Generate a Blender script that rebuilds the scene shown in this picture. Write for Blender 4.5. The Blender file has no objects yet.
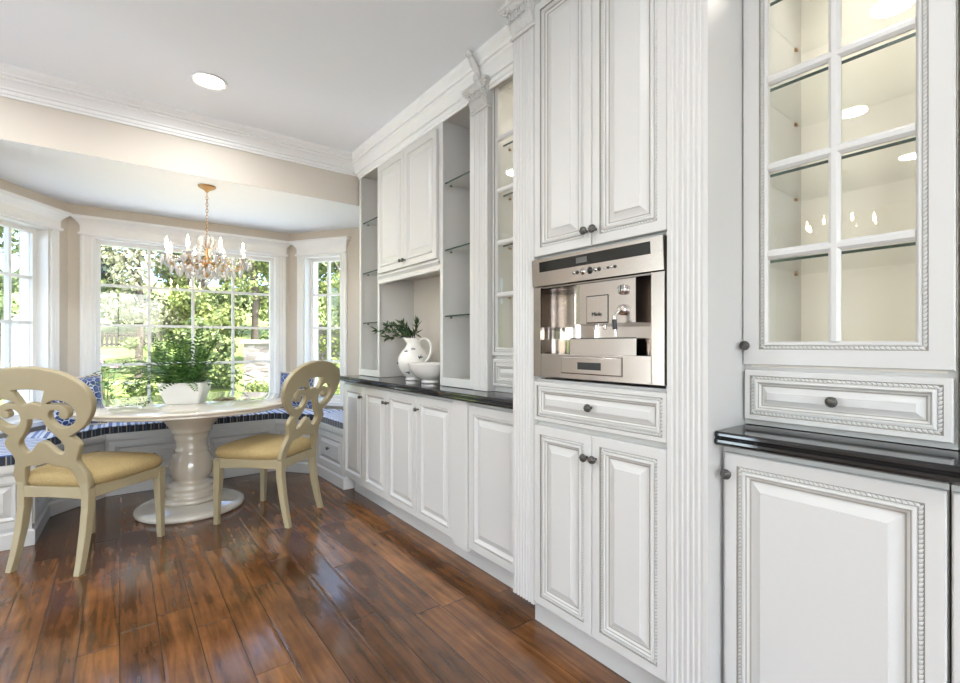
import bpy, bmesh, math, random
from mathutils import Vector, Matrix
S = bpy.context.scene
COL = S.collection
PI = math.pi
rnd = random.Random(7)

# ------------------------------------------------------------------ camera, sky, sun, exposure
cd = bpy.data.cameras.new('camera'); cam = bpy.data.objects.new('camera', cd); COL.objects.link(cam)
cd.sensor_width = 36.0; cd.lens = 36.0 * 472 / 960; cd.shift_y = 2.5 / 960; cd.clip_start = 0.02; cd.clip_end = 300
cam.location = (0, 0, 1.17); cam.rotation_euler = (PI / 2, 0, -math.radians(37.37))
S.camera = cam
BACK_W, LEFT_W = 22.0, 50.0
W = bpy.data.worlds.new('sky'); S.world = W; W.use_nodes = True
nt = W.node_tree; nt.nodes.clear()
wo = nt.nodes.new('ShaderNodeOutputWorld'); bg = nt.nodes.new('ShaderNodeBackground'); sk = nt.nodes.new('ShaderNodeTexSky')
sk.sky_type = 'NISHITA'; sk.sun_disc = False; sk.sun_elevation = math.radians(52); sk.sun_rotation = math.radians(200)
sk.air_density = 0.8; sk.dust_density = 2.5
bg.inputs['Strength'].default_value = 1.0
nt.links.new(sk.outputs[0], bg.inputs[0]); nt.links.new(bg.outputs[0], wo.inputs[0])
sl = bpy.data.lights.new('sun', 'SUN'); sun = bpy.data.objects.new('sun', sl); COL.objects.link(sun)
sl.energy = 22.0; sl.angle = 0.01; sl.color = (1, .98, .95)
sun.rotation_euler = Vector((-.34, .27, -1.0)).to_track_quat('-Z', 'Y').to_euler()
def add_window_lamp(loc, rot, sx, sy, watts=None):
    # added area lamp: with watts it fills, without it only guides the sky's light
    a = bpy.data.lights.new('added_window_lamp', 'AREA'); a.shape = 'RECTANGLE'; a.size = sx; a.size_y = sy; a.color = (.84, .93, 1)
    if watts: a.energy = watts
    else: a.cycles.is_portal = True
    o = bpy.data.objects.new('added_window_lamp', a); COL.objects.link(o); o.location = loc; o.rotation_euler = rot
R90 = PI / 2
add_window_lamp((-.8, -3.25, 1.3), (R90 + .75, 0, 0), 3.1, 2.0, BACK_W)                 # added fill, tilted up at the unseen back window
add_window_lamp((-3.75, -2.0, 1.25), (R90 + .75, 0, -R90), 1.45, 2.1, LEFT_W)           # added fill, tilted up at the two unseen left windows
add_window_lamp((-3.75, 3.03, 1.25), (R90 + .75, 0, -R90), .92, 2.1, LEFT_W * .8)
add_window_lamp((.54, 5.25, 1.33), (R90, 0, PI), 1.42, 1.45)
add_window_lamp((-.74, 4.80, 1.33), (R90, 0, PI + .983), .44, 1.45)
add_window_lamp((1.80, 4.80, 1.33), (R90, 0, PI - .983), .44, 1.45)
S.view_settings.view_transform = 'Standard'; S.view_settings.look = 'None'
S.view_settings.gamma = 1; S.view_settings.exposure = 0.5; S.view_settings.use_curve_mapping = False
S.cycles.max_bounces = 10; S.cycles.diffuse_bounces = 5; S.cycles.glossy_bounces = 5
S.cycles.transparent_max_bounces = 24; S.cycles.transmission_bounces = 6
S.cycles.sample_clamp_indirect = 10.0; S.cycles.blur_glossy = 0.5; S.cycles.use_adaptive_sampling = False; S.cycles.caustics_reflective = False; S.cycles.caustics_refractive = False
DOWN_W = 5.0      # watts of each recessed ceiling lamp
PUCK_W = 5.0      # watts of each lamp inside a glass-door cabinet
BULB = 70.0        # strength of the chandelier's flame bulbs

# ------------------------------------------------------------------ materials
def newmat(name):
    m = bpy.data.materials.new(name); m.use_nodes = True
    n = m.node_tree.nodes; b = n.get('Principled BSDF')
    return m, m.node_tree, b
def setp(b, **k):
    for a, v in k.items():
        b.inputs[a.replace('_', ' ')].default_value = v
def mat(name, col, rough=.5, metal=0.0, noise=0.0, nscale=20.0, bump=0.0, coat=0.0, stretch=(1, 1, 1), spec=.5):
    m, t, b = newmat(name)
    setp(b, Base_Color=(*col, 1), Roughness=rough, Metallic=metal, Coat_Weight=coat, Specular_IOR_Level=spec)
    if noise or bump:
        tc = t.nodes.new('ShaderNodeTexCoord'); mp = t.nodes.new('ShaderNodeMapping'); mp.inputs['Scale'].default_value = stretch
        no = t.nodes.new('ShaderNodeTexNoise'); no.inputs['Scale'].default_value = nscale; no.inputs['Detail'].default_value = 4
        t.links.new(tc.outputs['Object'], mp.inputs[0]); t.links.new(mp.outputs[0], no.inputs['Vector'])
        if noise:
            mr = t.nodes.new('ShaderNodeMapRange'); mr.inputs[3].default_value = 1 - noise; mr.inputs[4].default_value = 1 + noise
            mx = t.nodes.new('ShaderNodeVectorMath'); mx.operation = 'SCALE'; mx.inputs[0].default_value = col
            t.links.new(no.outputs[0], mr.inputs[0]); t.links.new(mr.outputs[0], mx.inputs['Scale']); t.links.new(mx.outputs[0], b.inputs['Base Color'])
        if bump:
            bp = t.nodes.new('ShaderNodeBump'); bp.inputs['Strength'].default_value = bump; bp.inputs['Distance'].default_value = .004
            t.links.new(no.outputs[0], bp.inputs['Height']); t.links.new(bp.outputs[0], b.inputs['Normal'])
    return m
def emit(name, col, s):
    m, t, b = newmat(name); setp(b, Base_Color=(*col, 1), Emission_Color=(*col, 1), Emission_Strength=s, Roughness=.3); return m
def glassmat(name, tint=(1, 1, 1), ior=1.45, gl=1.0):
    m = bpy.data.materials.new(name); m.use_nodes = True; t = m.node_tree; t.nodes.clear()
    o = t.nodes.new('ShaderNodeOutputMaterial'); tr = t.nodes.new('ShaderNodeBsdfTransparent'); g = t.nodes.new('ShaderNodeBsdfGlossy')
    g.inputs['Roughness'].default_value = .01; tr.inputs[0].default_value = (*tint, 1); g.inputs[0].default_value = (gl, gl, gl, 1)
    # Schlick reflectance of a thin sheet, the same from both sides
    ge = t.nodes.new('ShaderNodeNewGeometry'); dt = t.nodes.new('ShaderNodeVectorMath'); dt.operation = 'DOT_PRODUCT'
    t.links.new(ge.outputs['Incoming'], dt.inputs[0]); t.links.new(ge.outputs['Normal'], dt.inputs[1])
    def mth(op, a, b=None):
        n = t.nodes.new('ShaderNodeMath'); n.operation = op; n.use_clamp = True
        for q, v in enumerate((a, b)):
            if v is None: continue
            if isinstance(v, float): n.inputs[q].default_value = v
            else: t.links.new(v, n.inputs[q])
        return n.outputs[0]
    f0 = ((ior - 1) / (ior + 1)) ** 2
    fac = mth('ADD', mth('MULTIPLY', mth('POWER', mth('SUBTRACT', 1.0, mth('ABSOLUTE', dt.outputs['Value'])), 5.0), 1 - f0), f0)
    mx = t.nodes.new('ShaderNodeMixShader')
    t.links.new(fac, mx.inputs[0]); t.links.new(tr.outputs[0], mx.inputs[1]); t.links.new(g.outputs[0], mx.inputs[2]); t.links.new(mx.outputs[0], o.inputs[0])
    return m
def leafmat(name, c1, c2, rough=.6, trans=.25):
    m, t, b = newmat(name)
    g = t.nodes.new('ShaderNodeNewGeometry'); r = t.nodes.new('ShaderNodeValToRGB')
    r.color_ramp.elements[0].color = (*c1, 1); r.color_ramp.elements[1].color = (*c2, 1)
    t.links.new(g.outputs['Random Per Island'], r.inputs[0]); t.links.new(r.outputs[0], b.inputs['Base Color'])
    setp(b, Roughness=rough, Specular_IOR_Level=.3)
    if trans:
        tl = t.nodes.new('ShaderNodeBsdfTranslucent'); t.links.new(r.outputs[0], tl.inputs[0])
        mx = t.nodes.new('ShaderNodeMixShader'); mx.inputs[0].default_value = trans
        o = [n for n in t.nodes if n.type == 'OUTPUT_MATERIAL'][0]
        t.links.new(b.outputs[0], mx.inputs[1]); t.links.new(tl.outputs[0], mx.inputs[2]); t.links.new(mx.outputs[0], o.inputs[0])
    return m
def floor_material():
    m, t, b = newmat('hand scraped wood'); N = t.nodes; L = t.links
    def math_(op, a, bb=None):
        n = N.new('ShaderNodeMath'); n.operation = op
        for i, v in enumerate((a, bb)):
            if v is None: continue
            if isinstance(v, (int, float)): n.inputs[i].default_value = v
            else: L.new(v, n.inputs[i])
        return n.outputs[0]
    tc = N.new('ShaderNodeTexCoord'); sp = N.new('ShaderNodeSeparateXYZ'); L.new(tc.outputs['Object'], sp.inputs[0])
    x, y = sp.outputs[0], sp.outputs[1]
    u = math_('DIVIDE', x, .127); row = math_('FLOOR', u); fu = math_('FRACT', u)
    w1 = N.new('ShaderNodeTexWhiteNoise'); w1.noise_dimensions = '1D'; L.new(row, w1.inputs['W'])
    v = math_('ADD', math_('DIVIDE', y, 1.25), math_('MULTIPLY', w1.outputs['Value'], 7.0)); colm = math_('FLOOR', v); fv = math_('FRACT', v)
    cb = N.new('ShaderNodeCombineXYZ'); L.new(row, cb.inputs[0]); L.new(colm, cb.inputs[1])
    w2 = N.new('ShaderNodeTexWhiteNoise'); w2.noise_dimensions = '2D'; L.new(cb.outputs[0], w2.inputs['Vector'])
    ramp = N.new('ShaderNodeValToRGB'); e = ramp.color_ramp.elements
    e[0].position = 0; e[0].color = (.125, .052, .020, 1); e[1].position = 1; e[1].color = (.27, .115, .036, 1)
    for p, c in ((.25, (.085, .036, .015)), (.5, (.185, .075, .025)), (.8, (.15, .062, .022))):
        q = e.new(p); q.color = (*c, 1)
    L.new(w2.outputs['Value'], ramp.inputs[0])
    # grain: noise drawn out along the board, shifted from board to board
    mp = N.new('ShaderNodeCombineXYZ'); L.new(math_('MULTIPLY', x, 20.0), mp.inputs[0])
    L.new(math_('ADD', math_('MULTIPLY', y, 1.6), math_('MULTIPLY', w2.outputs['Value'], 40.0)), mp.inputs[1])
    n1 = N.new('ShaderNodeTexNoise'); n1.inputs['Scale'].default_value = 1.6; n1.inputs['Detail'].default_value = 6; n1.inputs['Roughness'].default_value = .6
    n1.inputs['Distortion'].default_value = .45; L.new(mp.outputs[0], n1.inputs['Vector'])
    n2 = N.new('ShaderNodeTexNoise'); n2.inputs['Scale'].default_value = 5.5; n2.inputs['Detail'].default_value = 5; L.new(tc.outputs['Object'], n2.inputs['Vector'])
    g1 = N.new('ShaderNodeMapRange'); g1.inputs[1].default_value = .34; g1.inputs[2].default_value = .66; g1.inputs[3].default_value = .52; g1.inputs[4].default_value = 1.36; L.new(n1.outputs[0], g1.inputs[0])
    g2 = N.new('ShaderNodeMapRange'); g2.inputs[1].default_value = .3; g2.inputs[2].default_value = .7; g2.inputs[3].default_value = .7; g2.inputs[4].default_value = 1.3; L.new(n2.outputs[0], g2.inputs[0])
    gm = math_('MULTIPLY', g1.outputs[0], g2.outputs[0])
    # dark joints between boards
    ex = math_('MULTIPLY', math_('MINIMUM', fu, math_('SUBTRACT', 1.0, fu)), .127); ey = math_('MULTIPLY', math_('MINIMUM', fv, math_('SUBTRACT', 1.0, fv)), 1.25)
    ed = math_('MINIMUM', ex, ey); jr = N.new('ShaderNodeMapRange'); jr.inputs[1].default_value = .0008; jr.inputs[2].default_value = .0028; jr.inputs[3].default_value = .35; jr.inputs[4].default_value = 1; L.new(ed, jr.inputs[0])
    gm = math_('MULTIPLY', gm, jr.outputs[0])
    sc = N.new('ShaderNodeVectorMath'); sc.operation = 'SCALE'; L.new(ramp.outputs[0], sc.inputs[0]); L.new(gm, sc.inputs['Scale']); L.new(sc.outputs[0], b.inputs['Base Color'])
    # scraped relief: shallow hollows across the board, ripples along the edges
    n3 = N.new('ShaderNodeTexNoise'); n3.inputs['Scale'].default_value = 1.0; n3.inputs['Detail'].default_value = 3
    c3 = N.new('ShaderNodeCombineXYZ'); L.new(math_('MULTIPLY', x, 22.0), c3.inputs[0]); L.new(math_('MULTIPLY', y, 7.0), c3.inputs[1]); L.new(c3.outputs[0], n3.inputs['Vector'])
    wv = N.new('ShaderNodeTexNoise'); wv.inputs['Scale'].default_value = 1.0; wv.inputs['Detail'].default_value = 2
    c4 = N.new('ShaderNodeCombineXYZ'); L.new(math_('MULTIPLY', x, 18.0), c4.inputs[0]); L.new(math_('MULTIPLY', y, 70.0), c4.inputs[1]); L.new(c4.outputs[0], wv.inputs['Vector'])
    er = N.new('ShaderNodeMapRange'); er.inputs[1].default_value = 0; er.inputs[2].default_value = .028; er.inputs[3].default_value = 1; er.inputs[4].default_value = 0; L.new(ex, er.inputs[0])
    rip = math_('MULTIPLY', wv.outputs[0], er.outputs[0])
    er2 = N.new('ShaderNodeMapRange'); er2.inputs[1].default_value = 0; er2.inputs[2].default_value = .012; L.new(ed, er2.inputs[0])
    hgt = math_('ADD', math_('ADD', math_('MULTIPLY', n3.outputs[0], .45), math_('MULTIPLY', rip, .55)), math_('MULTIPLY', er2.outputs[0], .4))
    bp = N.new('ShaderNodeBump'); bp.inputs['Strength'].default_value = .75; bp.inputs['Distance'].default_value = .0032
    L.new(hgt, bp.inputs['Height']); L.new(bp.outputs[0], b.inputs['Normal']); L.new(bp.outputs[0], b.inputs['Coat Normal'])
    rr = N.new('ShaderNodeMapRange'); rr.inputs[3].default_value = .11; rr.inputs[4].default_value = .20; L.new(n2.outputs[0], rr.inputs[0]); L.new(rr.outputs[0], b.inputs['Roughness'])
    setp(b, Specular_IOR_Level=.5, IOR=1.65)
    return m
def stripe_material(name, axis, stops, period, rough=.85):
    m, t, b = newmat(name); N = t.nodes; L = t.links
    tc = N.new('ShaderNodeTexCoord'); sp = N.new('ShaderNodeSeparateXYZ'); L.new(tc.outputs['Object'], sp.inputs[0])
    d = N.new('ShaderNodeMath'); d.operation = 'DIVIDE'; d.inputs[1].default_value = period; L.new(sp.outputs[axis], d.inputs[0])
    fr = N.new('ShaderNodeMath'); fr.operation = 'FRACT'; L.new(d.outputs[0], fr.inputs[0])
    r = N.new('ShaderNodeValToRGB'); r.color_ramp.interpolation = 'CONSTANT'; e = r.color_ramp.elements
    e[0].position = 0; e[0].color = (*stops[0][1], 1); e[1].position = stops[1][0]; e[1].color = (*stops[1][1], 1)
    for p, c in stops[2:]:
        q = e.new(p); q.color = (*c, 1)
    L.new(fr.outputs[0], r.inputs[0]); L.new(r.outputs[0], b.inputs['Base Color']); setp(b, Roughness=rough, Sheen_Weight=.2)
    return m
def stone_material():
    m, t, b = newmat('stacked stone'); N = t.nodes; L = t.links
    tc = N.new('ShaderNodeTexCoord'); mp = N.new('ShaderNodeMapping'); mp.inputs['Scale'].default_value = (1, 1, 2.6)
    vo = N.new('ShaderNodeTexVoronoi'); vo.inputs['Scale'].default_value = 5; L.new(tc.outputs['Object'], mp.inputs[0]); L.new(mp.outputs[0], vo.inputs['Vector'])
    r = N.new('ShaderNodeValToRGB'); e = r.color_ramp.elements; e[0].color = (.13, .11, .09, 1); e[1].color = (.30, .27, .235, 1)
    sp = N.new('ShaderNodeSeparateColor'); L.new(vo.outputs['Color'], sp.inputs[0]); L.new(sp.outputs[0], r.inputs[0]); L.new(r.outputs[0], b.inputs['Base Color'])
    v2 = N.new('ShaderNodeTexVoronoi'); v2.feature = 'DISTANCE_TO_EDGE'; v2.inputs['Scale'].default_value = 5; L.new(mp.outputs[0], v2.inputs['Vector'])
    bp = N.new('ShaderNodeBump'); bp.inputs['Distance'].default_value = .03; L.new(v2.outputs[0], bp.inputs['Height']); L.new(bp.outputs[0], b.inputs['Normal'])
    setp(b, Roughness=.9); return m
def lattice_material():
    m, t, b = newmat('blue lattice print'); N = t.nodes; L = t.links
    tc = N.new('ShaderNodeTexCoord'); vo = N.new('ShaderNodeTexVoronoi'); vo.feature = 'DISTANCE_TO_EDGE'; vo.inputs['Scale'].default_value = 23
    L.new(tc.outputs['Object'], vo.inputs['Vector'])
    r = N.new('ShaderNodeValToRGB'); e = r.color_ramp.elements; r.color_ramp.interpolation = 'CONSTANT'
    e[0].position = 0; e[0].color = (.60, .65, .76, 1); e[1].position = .045; e[1].color = (.025, .055, .17, 1)
    q = e.new(.24); q.color = (.09, .14, .30, 1)
    L.new(vo.outputs[0], r.inputs[0]); L.new(r.outputs[0], b.inputs['Base Color']); setp(b, Roughness=.9, Sheen_Weight=.2); return m
def grass_material():
    m, t, b = newmat('lawn'); N = t.nodes; L = t.links
    tc = N.new('ShaderNodeTexCoord'); no = N.new('ShaderNodeTexNoise'); no.inputs['Scale'].default_value = 1.2; no.inputs['Detail'].default_value = 8
    L.new(tc.outputs['Object'], no.inputs['Vector']); r = N.new('ShaderNodeValToRGB'); e = r.color_ramp.elements
    e[0].position = .3; e[0].color = (.085, .125, .022, 1); e[1].position = .7; e[1].color = (.16, .20, .045, 1)
    L.new(no.outputs[0], r.inputs[0]); L.new(r.outputs[0], b.inputs['Base Color']); setp(b, Roughness=.95); return m

M = dict(
    white=mat('white cabinet paint', (.585, .578, .558), .34, spec=.45),
    trim=mat('white trim paint', (.82, .82, .81), .4),
    ceil=mat('ceiling paint', (.84, .87, .91), .9),
    wall=mat('tan wall paint', (.60, .55, .48), .8),
    inner=mat('cabinet interior paint', (.78, .745, .685), .5),
    glaze=mat('antique glaze', (.33, .305, .265), .5),
    bead=mat('white rope bead', (.62, .618, .60), .4),
    pewter=mat('dark pewter', (.12, .115, .105), .35, .85, noise=.5, nscale=180, bump=.6),
    granite=mat('black granite', (.012, .012, .013), .07, noise=.8, nscale=300, spec=.7),
    steel=mat('brushed stainless steel', (.45, .40, .365), .24, 1.0, bump=.06, nscale=60, stretch=(.3, .3, 14)),
    polish=mat('polished steel', (.58, .55, .53), .08, 1.0),
    darksteel=mat('dark steel', (.26, .24, .225), .22, 1.0),
    black=mat('black glass', (.006, .006, .006), .12),
    blackp=mat('black plastic', (.012, .012, .012), .4),
    cream=mat('cream painted wood', (.375, .315, .19), .38, noise=.06, nscale=8),
    tablep=mat('glossy antique white paint', (.66, .605, .51), .08, noise=.05, nscale=6, coat=.6),
    seat=mat('olive gold chenille', (.42, .31, .14), .9, noise=.22, nscale=90, bump=.5),
    pot=mat('white glazed ceramic', (.80, .79, .77), .25),
    ceramic=mat('cream ironstone', (.76, .735, .69), .14, coat=.5),
    motif=mat('slate blue glaze motif', (.09, .10, .13), .3),
    soil=mat('potting soil', (.03, .022, .015), 1.0, noise=.4, nscale=60, bump=.8),
    fern=leafmat('fern green', (.018, .060, .014), (.11, .23, .05), .5, .25),
    olive=leafmat('olive leaf green', (.018, .045, .018), (.06, .105, .045), .45, .1),
    twig=mat('brown twig', (.10, .065, .035), .8),
    gold=mat('antique gold', (.42, .26, .125), .3, .9),
    crystal=None, bulb=emit('flame bulb glow', (1.0, .72, .42), BULB),
    lens=emit('downlight lens', (1.0, .93, .84), 14.0),
    strip=emit('added fill strip glow', (1.0, .92, .82), 10.0),
    candle=mat('ivory candle sleeve', (.80, .72, .58), .5),
    pane=glassmat('window glass', (.97, .985, .98), 1.45),
    cpane=glassmat('cabinet glass', (.97, .98, .965), 1.5),
    shelf=glassmat('green tinted shelf glass', (.975, .985, .975), 1.5, .9),
    shelfedge=mat('dark green glass edge', (.018, .05, .04), .12),
    floor=floor_material(),
    lawn=grass_material(), stone=stone_material(), lattice=lattice_material(),
    stripe=stripe_material('blue and white stripe', 1, [(0, (.62, .68, .80)), (.22, (.12, .21, .50)), (.40, (.62, .68, .80)), (.52, (.25, .36, .66)), (.62, (.70, .74, .82)), (.80, (.05, .10, .30))], .115),
    stripex=stripe_material('blue and white stripe across', 0, [(0, (.62, .68, .80)), (.22, (.12, .21, .50)), (.40, (.62, .68, .80)), (.52, (.25, .36, .66)), (.62, (.70, .74, .82)), (.80, (.05, .10, .30))], .115),
    bandx=stripe_material('navy ticking band', 0, [(0, (.018, .022, .04)), (.30, (.30, .27, .19)), (.42, (.02, .03, .06)), (.70, (.12, .14, .16)), (.78, (.015, .02, .035))], .052),
    bandy=stripe_material('navy ticking band lengthwise', 1, [(0, (.018, .022, .04)), (.30, (.30, .27, .19)), (.42, (.02, .03, .06)), (.70, (.12, .14, .16)), (.78, (.015, .02, .035))], .052),
    bark=mat('tree bark', (.07, .055, .04), .95, noise=.3, nscale=14, bump=.6),
    fence=mat('weathered fence wood', (.035, .03, .028), .9, noise=.25, nscale=8),
    t_light=leafmat('light green leaves', (.05, .085, .018), (.30, .33, .10), .6, .3),  # light green foliage, tone differs at random per leaf
    t_mid=leafmat('mid green leaves', (.035, .065, .018), (.20, .24, .08), .6, .3),
    t_dark=leafmat('dark evergreen needles', (.008, .018, .012), (.03, .05, .03), .7, .1),
    t_pale=leafmat('pale blossom leaves', (.09, .11, .05), (.42, .40, .26), .6, .3),
    house=mat('pale siding', (.35, .35, .34), .8),
    bluepaint=mat('pale blue painted post', (.17, .21, .25), .6),
    pink=leafmat('pink petals', (.55, .25, .30), (.75, .50, .52), .6, .2),
)
def crystal_material():
    m, t, b = newmat('cut crystal'); setp(b, Base_Color=(.97, .97, .98, 1), Roughness=.03, Transmission_Weight=.6, IOR=1.5); return m
M['crystal'] = crystal_material()

# ------------------------------------------------------------------ mesh helpers
class MB:
    def __init__(s): s.v = []; s.f = []; s.m = []; s.sm = []
    def add(s, vs, fs, mi=0, smooth=False):
        o = len(s.v); s.v += [tuple(p) for p in vs]
        for f in fs: s.f.append(tuple(i + o for i in f)); s.m.append(mi); s.sm.append(smooth)
        return s
    def box(s, x0, x1, y0, y1, z0, z1, mi=0):
        vs = [(x, y, z) for z in (z0, z1) for y in (y0, y1) for x in (x0, x1)]
        return s.add(vs, [(0, 2, 3, 1), (4, 5, 7, 6), (0, 1, 5, 4), (2, 6, 7, 3), (0, 4, 6, 2), (1, 3, 7, 5)], mi)
    def loft(s, rings, mi=0, smooth=False, cap0=True, cap1=True, closed=True):
        n = len(rings[0]); vs = [p for r in rings for p in r]; fs = []
        for i in range(len(rings) - 1):
            for j in range(n if closed else n - 1):
                a, b = i * n + j, i * n + (j + 1) % n
                fs.append((a, b, b + n, a + n))
        s.add(vs, fs, mi, smooth)
        if cap0: s.add(rings[0], [tuple(range(n))[::-1]], mi)
        if cap1: s.add(rings[-1], [tuple(range(n))], mi)
        return s
    def prism(s, poly, axis, a, b, mi=0, smooth=False):
        def P(p, t):
            return {'x': (t, p[0], p[1]), 'y': (p[0], t, p[1]), 'z': (p[0], p[1], t)}[axis]
        return s.loft([[P(p, a) for p in poly], [P(p, b) for p in poly]], mi, smooth)
    def lathe(s, prof, c=(0, 0), n=32, mi=0, smooth=True):
        rings = [[(c[0] + r * math.cos(2 * PI * k / n), c[1] + r * math.sin(2 * PI * k / n), z) for k in range(n)] for r, z in prof]
        return s.loft(rings, mi, smooth, prof[0][0] > 1e-4, prof[-1][0] > 1e-4)
    def tube(s, pts, r, n=8, mi=0, smooth=True, caps=True):
        pts = [Vector(p) for p in pts]; rs = r if isinstance(r, (list, tuple)) else [r] * len(pts)
        rings = []; up = Vector((0, 0, 1)); ref = None
        for i, p in enumerate(pts):
            d = (pts[min(i + 1, len(pts) - 1)] - pts[max(i - 1, 0)]).normalized()
            if ref is None:
                ref = d.cross(up) if abs(d.z) < .95 else d.cross(Vector((1, 0, 0)))
            ref = (ref - d * ref.dot(d)).normalized(); q = d.cross(ref)
            rings.append([tuple(p + (ref * math.cos(2 * PI * k / n) + q * math.sin(2 * PI * k / n)) * rs[i]) for k in range(n)])
        return s.loft(rings, mi, smooth, caps, caps)
    def ball(s, c, r, n=12, mi=0, sq=(1, 1, 1)):
        k = n // 2; vs = [(c[0], c[1], c[2] - r * sq[2])]
        for i in range(1, k):
            a = -PI / 2 + PI * i / k
            vs += [(c[0] + r * sq[0] * math.cos(a) * math.cos(2 * PI * j / n), c[1] + r * sq[1] * math.cos(a) * math.sin(2 * PI * j / n), c[2] + r * sq[2] * math.sin(a)) for j in range(n)]
        vs.append((c[0], c[1], c[2] + r * sq[2])); fs = []
        for j in range(n): fs.append((0, 1 + (j + 1) % n, 1 + j)); fs.append((len(vs) - 1, len(vs) - 1 - n + j, len(vs) - 1 - n + (j + 1) % n))
        for i in range(k - 2):
            for j in range(n):
                a = 1 + i * n + j; b = 1 + i * n + (j + 1) % n; fs.append((a, b, b + n, a + n))
        return s.add(vs, fs, mi, True)
    def nested(s, x0, x1, z0, z1, yf, prof, back=None):
        """rectangular rings on a front facing -y: prof = (inset, relief towards the viewer, material); the last ring is filled unless back is False"""
        rings = [[(x0 + i, yf - d, z0 + i), (x1 - i, yf - d, z0 + i), (x1 - i, yf - d, z1 - i), (x0 + i, yf - d, z1 - i)] for i, d, *_ in prof]
        for k in range(len(rings) - 1):
            s.loft(rings[k:k + 2], prof[k + 1][2] if len(prof[k + 1]) > 2 else 0, False, False, False)
        if back is not False: s.add(rings[-1], [(0, 1, 2, 3)])
        return s
    def build(s, name, mats, parent=None, loc=(0, 0, 0), rot=0.0, bevel=0.0, weld=False):
        me = bpy.data.meshes.new(name); me.from_pydata(s.v, [], s.f)
        me.polygons.foreach_set('material_index', s.m); me.polygons.foreach_set('use_smooth', s.sm)
        for m in (mats if isinstance(mats, (list, tuple)) else [mats]): me.materials.append(m)
        b = bmesh.new(); b.from_mesh(me)
        if weld: bmesh.ops.remove_doubles(b, verts=b.verts, dist=1e-5)
        bmesh.ops.recalc_face_normals(b, faces=b.faces); b.to_mesh(me); b.free()
        o = bpy.data.objects.new(name, me); COL.objects.link(o); o.location = loc; o.rotation_euler = (0, 0, rot)
        if parent: o.parent = parent
        if bevel:
            md = o.modifiers.new('bevel', 'BEVEL'); md.width = bevel; md.segments = 2; md.limit_method = 'ANGLE'; md.angle_limit = .7
        return o
def empty(name, loc=(0, 0, 0), rot=0.0):
    o = bpy.data.objects.new(name, None); COL.objects.link(o); o.location = loc; o.rotation_euler = (0, 0, rot); o.empty_display_size = .05
    return o
def tag(o, label, cat, group=None, kind=None):
    o['label'] = label; o['category'] = cat
    if group: o['group'] = group
    if kind: o['kind'] = kind
    return o
def struct(o, label=None):
    o['kind'] = 'structure'
    if label: o['label'] = label
    return o
def copy_tree(o, parent=None):
    c = o.copy(); COL.objects.link(c)
    if parent is not None: c.parent = parent
    for ch in list(o.children): copy_tree(ch, c)
    return c
def smooth_pts(pts, closed=True, n=5, sharp=()):
    out = []; N = len(pts)
    for i in range(N if closed else N - 1):
        p1, p2 = pts[i], pts[(i + 1) % N]
        p0 = pts[i - 1] if (closed or i) else p1
        p3 = pts[(i + 2) % N] if (closed or i + 2 < N) else p2
        if i in sharp: p0 = p1
        if (i + 1) % N in sharp: p3 = p2
        for k in range(n):
            t = k / n
            out.append(tuple(.5 * ((2 * b) + (c - a) * t + (2 * a - 5 * b + 4 * c - d) * t * t + (3 * b - a - 3 * c + d) * t ** 3) for a, b, c, d in zip(p0, p1, p2, p3)))
    if not closed: out.append(tuple(pts[-1]))
    return out
def filled(name, splines, thick, bev, mtl, parent):
    """flat outline with holes, given thickness; local x across, y up, z thickness"""
    cu = bpy.data.curves.new(name, 'CURVE'); cu.dimensions = '2D'; cu.fill_mode = 'BOTH'; cu.extrude = thick / 2 - bev; cu.bevel_depth = bev; cu.bevel_resolution = 1
    for pts in splines:
        sp = cu.splines.new('POLY'); sp.points.add(len(pts) - 1); sp.use_cyclic_u = True
        for p, q in zip(sp.points, pts): p.co = (q[0], q[1], 0, 1)
    tmp = bpy.data.objects.new(name + '_outline', cu); COL.objects.link(tmp)
    dg = bpy.context.evaluated_depsgraph_get(); me = bpy.data.meshes.new_from_object(tmp.evaluated_get(dg))
    bpy.data.objects.remove(tmp); bpy.data.curves.remove(cu); me.materials.clear(); me.materials.append(mtl)
    o = bpy.data.objects.new(name, me); COL.objects.link(o); o.parent = parent
    return o

# ------------------------------------------------------------------ room shell
CZ, BZ = 2.67, 2.294
XW = 2.0
def wall(name, origin, rot, length, z0, z1, thick, openings=(), mtl='wall'):
    b = MB(); xs = 0.0
    for (a, c, lo, hi) in sorted(openings):
        b.box(xs, a, 0, thick, z0, z1); b.box(a, c, 0, thick, z0, lo); b.box(a, c, 0, thick, hi, z1); xs = c
    b.box(xs, length, 0, thick, z0, z1)
    return struct(b.build(name, M[mtl], None, origin, rot))
fl = MB(); fl.box(-3.5, 2.4, -3.2, 5.2, -.06, 0); struct(fl.build('floor', M['floor']))
cb = MB(); cb.box(-3.6, 2.4, -4.5, 3.78, CZ, CZ + .12); struct(cb.build('ceiling', M['ceil']), 'pale grey flat ceiling of the kitchen')  # slab also runs behind the back wall, added overhang that keeps sun out
cb = MB(); cb.box(-1.3, 2.4, 3.652, 5.3, BZ - .001, BZ + .1); struct(cb.build('ceiling', M['ceil']), 'lower white ceiling over the breakfast bay')
sill, head = .60, 2.05
wall('wall_bay_center', (-.33, 5.0, 0), 0, 1.713, 0, BZ, .22, [(.16, 1.585, sill, head)])
aL = math.atan2(.834, .551); aR = -aL
wall('wall_bay_left', (-.947, 4.066, 0), aL, 1.119, 0, BZ, .22, [(.508, .948, sill, head)])
wall('wall_bay_right', (1.383, 5.0, 0), aR, 1.13, 0, BZ, .22, [(.171, .611, sill, head)])
wall('wall_right', (XW, 4.09, 0), -PI / 2, 7.2, 0, CZ, .15)
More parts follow.
